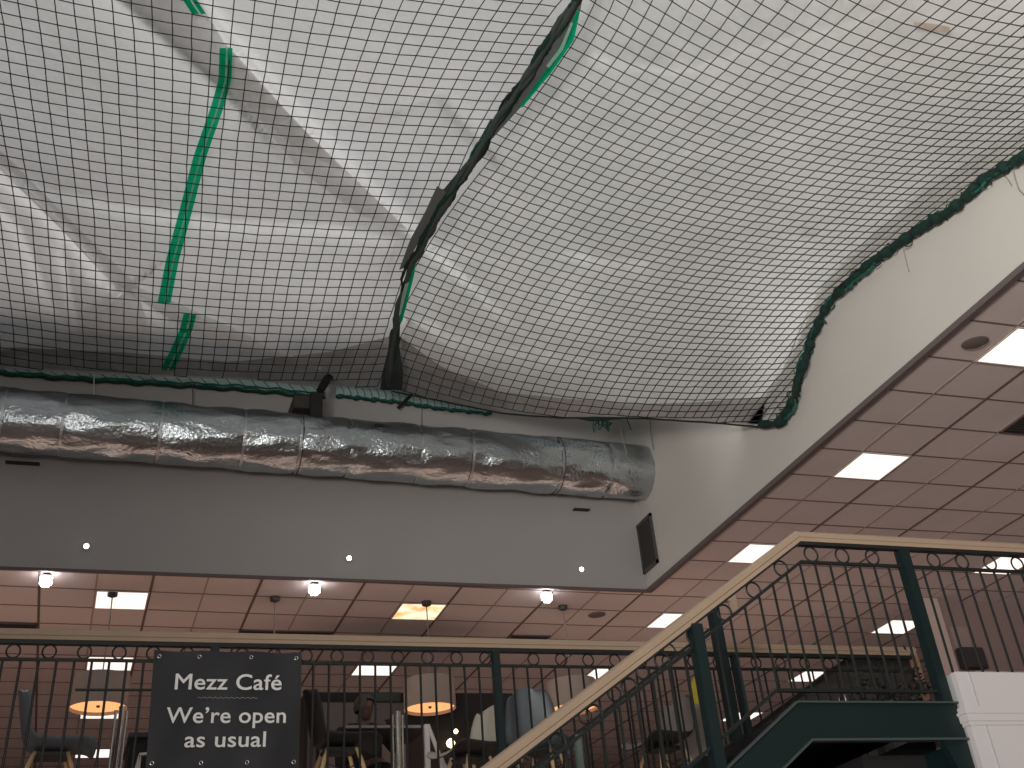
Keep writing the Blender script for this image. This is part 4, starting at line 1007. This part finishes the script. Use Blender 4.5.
# ------------------------------------------------------------------ seated person
def person():
    hx, hy, hz_ = 2.43, 10.98, 4.40
    t = empty('person', (hx, hy + .05, ZM), 'person in a dark brown jumper seated at the high table, head turned right', 'person')
    def skin(verts, edges, rad, name, m, sub=2):
        me = bpy.data.meshes.new(name); me.from_pydata([Vector(v) - t.location for v in verts], edges, [])
        o = bpy.data.objects.new(name, me); COL.objects.link(o); o.parent = t
        o.modifiers.new('s', 'SKIN'); 
        for i, r in enumerate(rad): me.skin_vertices[0].data[i].radius = (r, r) if not hasattr(r, '__len__') else r
        me.skin_vertices[0].data[0].use_root = True
        u = o.modifiers.new('u', 'SUBSURF'); u.levels = sub; u.render_levels = sub
        dg = bpy.context.evaluated_depsgraph_get(); m2 = bpy.data.meshes.new_from_object(o.evaluated_get(dg)); o.modifiers.clear(); o.data = m2
        m2.materials.clear(); m2.materials.append(m)
        for pl in m2.polygons: pl.use_smooth = True
        return o
    seat = ZM + .66
    # skeleton: pelvis, spine, neck, head; arms to the table, legs on the stool rung
    V = [(hx, hy + .10, seat + .08), (hx, hy + .10, seat + .26), (hx, hy + .06, seat + .46), (hx, hy + .03, seat + .55), (hx, hy + .01, seat + .62)]
    E = [(0, 1), (1, 2), (2, 3), (3, 4)]; Rr = [(.15, .11), (.14, .10), (.16, .10), (.06, .06), (.055, .058)]
    def add(chain, radii, root):
        last = root
        for p, r in zip(chain, radii): V.append(p); Rr.append(r); E.append((last, len(V) - 1)); last = len(V) - 1
        return last
    hd = add([(hx + .01, hy - .01, hz_ - .055), (hx + .015, hy - .012, hz_ + .03), (hx + .012, hy, hz_ + .085)], [(.070, .085), (.078, .098), (.055, .07)], 4)
    for sgn, wrist, elbow in ((-1, (2.40, 10.55, 3.87), (2.21, 10.93, 3.86)), (1, (2.53, 10.42, 4.135), (2.66, 10.78, 4.02))):
        sh = (hx + sgn * .19, hy + .06, seat + .46)
        w = add([sh, elbow, wrist], [.058, .042, .027], 2)
        hd_dir = (Vector(wrist) - Vector(elbow)).normalized(); sd = hd_dir.cross(Vector((0, 0, 1))).normalized()
        palm = Vector(wrist) + hd_dir * .06
        pi_ = add([tuple(palm)], [(.034, .016)], w)
        for f in range(4):
            o_ = sd * (-.027 + .018 * f); L = (.062, .072, .067, .052)[f]
            b = palm + o_ + hd_dir * .03; m_ = b + hd_dir * L * .5 + Vector((0, 0, -.008)); e = m_ + hd_dir * L * .4 + Vector((0, 0, -.03))
            add([tuple(b), tuple(m_), tuple(e)], [.0095, .0085, .007], pi_)
        tb = Vector(wrist) + hd_dir * .025 - sd * .03 * sgn
        add([tuple(tb), tuple(tb + hd_dir * .035 - sd * .02 * sgn)], [.011, .008], w)
    for sgn in (-1, 1):
        hip = (hx + sgn * .09, hy + .06, seat + .06); knee = (hx + sgn * .12, hy - .36, seat + .08); ank = (hx + sgn * .12, hy - .28, ZM + .22); toe = (hx + sgn * .13, hy - .44, ZM + .17)
        add([hip, knee, ank, toe], [.085, .058, .04, .034], 0)
    skin(V, E, Rr, 'body', SKIN, 1)
    shV = [V[0], V[1], V[2], (hx, hy + .04, seat + .53)]; shE = [(0, 1), (1, 2), (2, 3)]; shR = [(.165, .125), (.155, .115), (.175, .115), (.075, .07)]
    for sgn, wrist, elbow in ((-1, (2.37, 10.62, 3.868), (2.21, 10.93, 3.86)), (1, (2.55, 10.48, 4.115), (2.66, 10.78, 4.02))):
        b = len(shV); shV += [(hx + sgn * .19, hy + .06, seat + .46), elbow, wrist]; shR += [.07, .055, .04]; shE += [(2, b), (b, b + 1), (b + 1, b + 2)]
    skin(shV, shE, shR, 'jumper', SHIRT, 2)
    trV = [(hx, hy + .10, seat + .07)]; trE = []; trR = [(.165, .125)]
    for sgn in (-1, 1):
        b = len(trV); trV += [(hx + sgn * .09, hy + .06, seat + .06), (hx + sgn * .12, hy - .36, seat + .08), (hx + sgn * .12, hy - .29, ZM + .26)]; trR += [.10, .07, .055]; trE += [(0, b), (b, b + 1), (b + 1, b + 2)]
    skin(trV, trE, trR, 'trousers', TROU, 2)
    # hair cap, ears, nose, eyes, mouth
    bm = bmesh.new(); bmesh.ops.create_uvsphere(bm, u_segments=24, v_segments=14, radius=1)
    dead = [v for v in bm.verts if v.co.z < -.45 or (v.co.z < .25 and v.co.x > .25 - v.co.z * .2 and v.co.y < .5)]
    bmesh.ops.delete(bm, geom=dead, context='VERTS')
    for v in bm.verts: v.co = Vector((hx + .002 + v.co.x * .098, hy + .006 + v.co.y * .112, hz_ + .028 + v.co.z * .112))
    MB().bm(bm).build('hair', HAIRM, t, smooth=True)
    fc = Vector((.85, -.5, 0)).normalized(); sd = Vector((.5, .85, 0)); hc = Vector((hx + .012, hy - .01, hz_ + .015))
    MB().tube([hc + fc * .085 + Vector((0, 0, .02)), hc + fc * .112 + Vector((0, 0, -.022)), hc + fc * .09 + Vector((0, 0, -.03))], [.009, .015, .010], 8).build('nose', SKIN, t, smooth=True)
    for s_ in (-1, 1):
        e = hc + fc * .086 + sd * .033 * s_ + Vector((0, 0, .02))
        MB().lathe([(0, -.011), (.009, -.006), (.012, 0), (.009, .006), (0, .011)], 12, tuple(e)).build('eye', mat('eye_dark', (.04, .03, .03), .3), t, smooth=True)
        er = hc + sd * .086 * s_ - fc * .005
        MB().tube([er + Vector((0, 0, .03)), er + sd * .012 * s_ - fc * .012 + Vector((0, 0, .012)), er + sd * .006 * s_ - fc * .004 + Vector((0, 0, -.03))], [.010, .014, .008], 8).build('ear', SKIN, t, smooth=True)
    m0 = hc + fc * .09 + Vector((0, 0, -.062))
    MB().tube([m0 - sd * .022, m0 + fc * .006, m0 + sd * .022], [.004, .007, .004], 6).build('mouth', mat('lips', (.28, .11, .10), .5), t, smooth=True)
    # stool
    s = empty('bar_stool', (hx, hy + .08, ZM), 'black bar stool under the seated person', 'stool')
    MB().lathe([(0, 0), (.17, 0), (.185, .02), (.17, .045), (0, .05)], 24, (hx, hy + .08, seat - .05)).build('seat', BLACK, s, smooth=True)
    for a in range(4):
        c_, q = math.cos(a * 1.571 + .785), math.sin(a * 1.571 + .785)
        MB().tube([(hx + .10 * c_, hy + .08 + .10 * q, seat - .05), (hx + .2 * c_, hy + .08 + .2 * q, ZM)], .014, 8).build('leg', BLACK, s)
    MB().ring((hx, hy + .08, ZM + .17), .175, .009, 'z', 24).build('foot_ring', BLACK, s)
person()

# ------------------------------------------------------------------ light
w = bpy.data.worlds.new('world'); S.world = w; w.use_nodes = True
wn = w.node_tree.nodes; bg = wn['Background']; bg.inputs[0].default_value = (.93, .97, 1.0, 1); bg.inputs[1].default_value = .12
def area(name, loc, rot, sx, sy, e, col=(1, 1, 1)):
    l = bpy.data.lights.new(name, 'AREA'); l.shape = 'RECTANGLE'; l.size = sx; l.size_y = sy; l.energy = e; l.color = col
    o = bpy.data.objects.new(name, l); COL.objects.link(o); o.location = loc; o.rotation_euler = rot; return o
sun = bpy.data.lights.new('skylight_sun', 'SUN'); sun.energy = 2.15; sun.angle = math.radians(25); sun.color = (1, .98, .95)
so = bpy.data.objects.new('skylight_sun', sun); COL.objects.link(so); so.rotation_euler = (math.radians(-34), math.radians(-40), 0)
def aim(o, p): o.rotation_euler = (Vector(p) - o.location).to_track_quat('-Z', 'Y').to_euler()
g = area('right_wall_fill', (-4.5, -3.5, 2.6), (0, 0, 0), 3, 2.4, 400, (1, .96, .89)); g.data.spread = math.radians(80); aim(g, (6.5, 3.6, 7.6))  # added fill behind the viewer, brightens right wall, pier and rails
area('cafe_ceiling_fill', (1.5, 13.75, 3.9), (math.pi, 0, 0), 15, 1.0, 54, (1, .68, .53))  # added unseen lamp, lifts the ceiling strip behind the front bulkhead
area('rear_ceiling_fill', (3, 19, 3.35), (math.pi, 0, 0), 17, 6, 24, (1, .74, .64))  # added unseen lamp, warms the deeper café ceiling
area('mezzanine_ceiling_fill', (12, 10, 3.35), (math.pi, 0, 0), 7, 5, 9, (1, .84, .80))  # added unseen lamp, lifts the ceiling on the right
g = area('general_fill', (-2, -5, 3), (0, 0, 0), 4, 2, 230, (1, .96, .93)); aim(g, (3, 8, 4.5))  # added broad fill from behind the viewer for overall brightness
S.view_settings.view_transform = 'Standard'; S.view_settings.look = 'None'; S.view_settings.exposure = 0; S.view_settings.gamma = 1
S.cycles.max_bounces = 8; S.cycles.diffuse_bounces = 5; S.cycles.transmission_bounces = 6
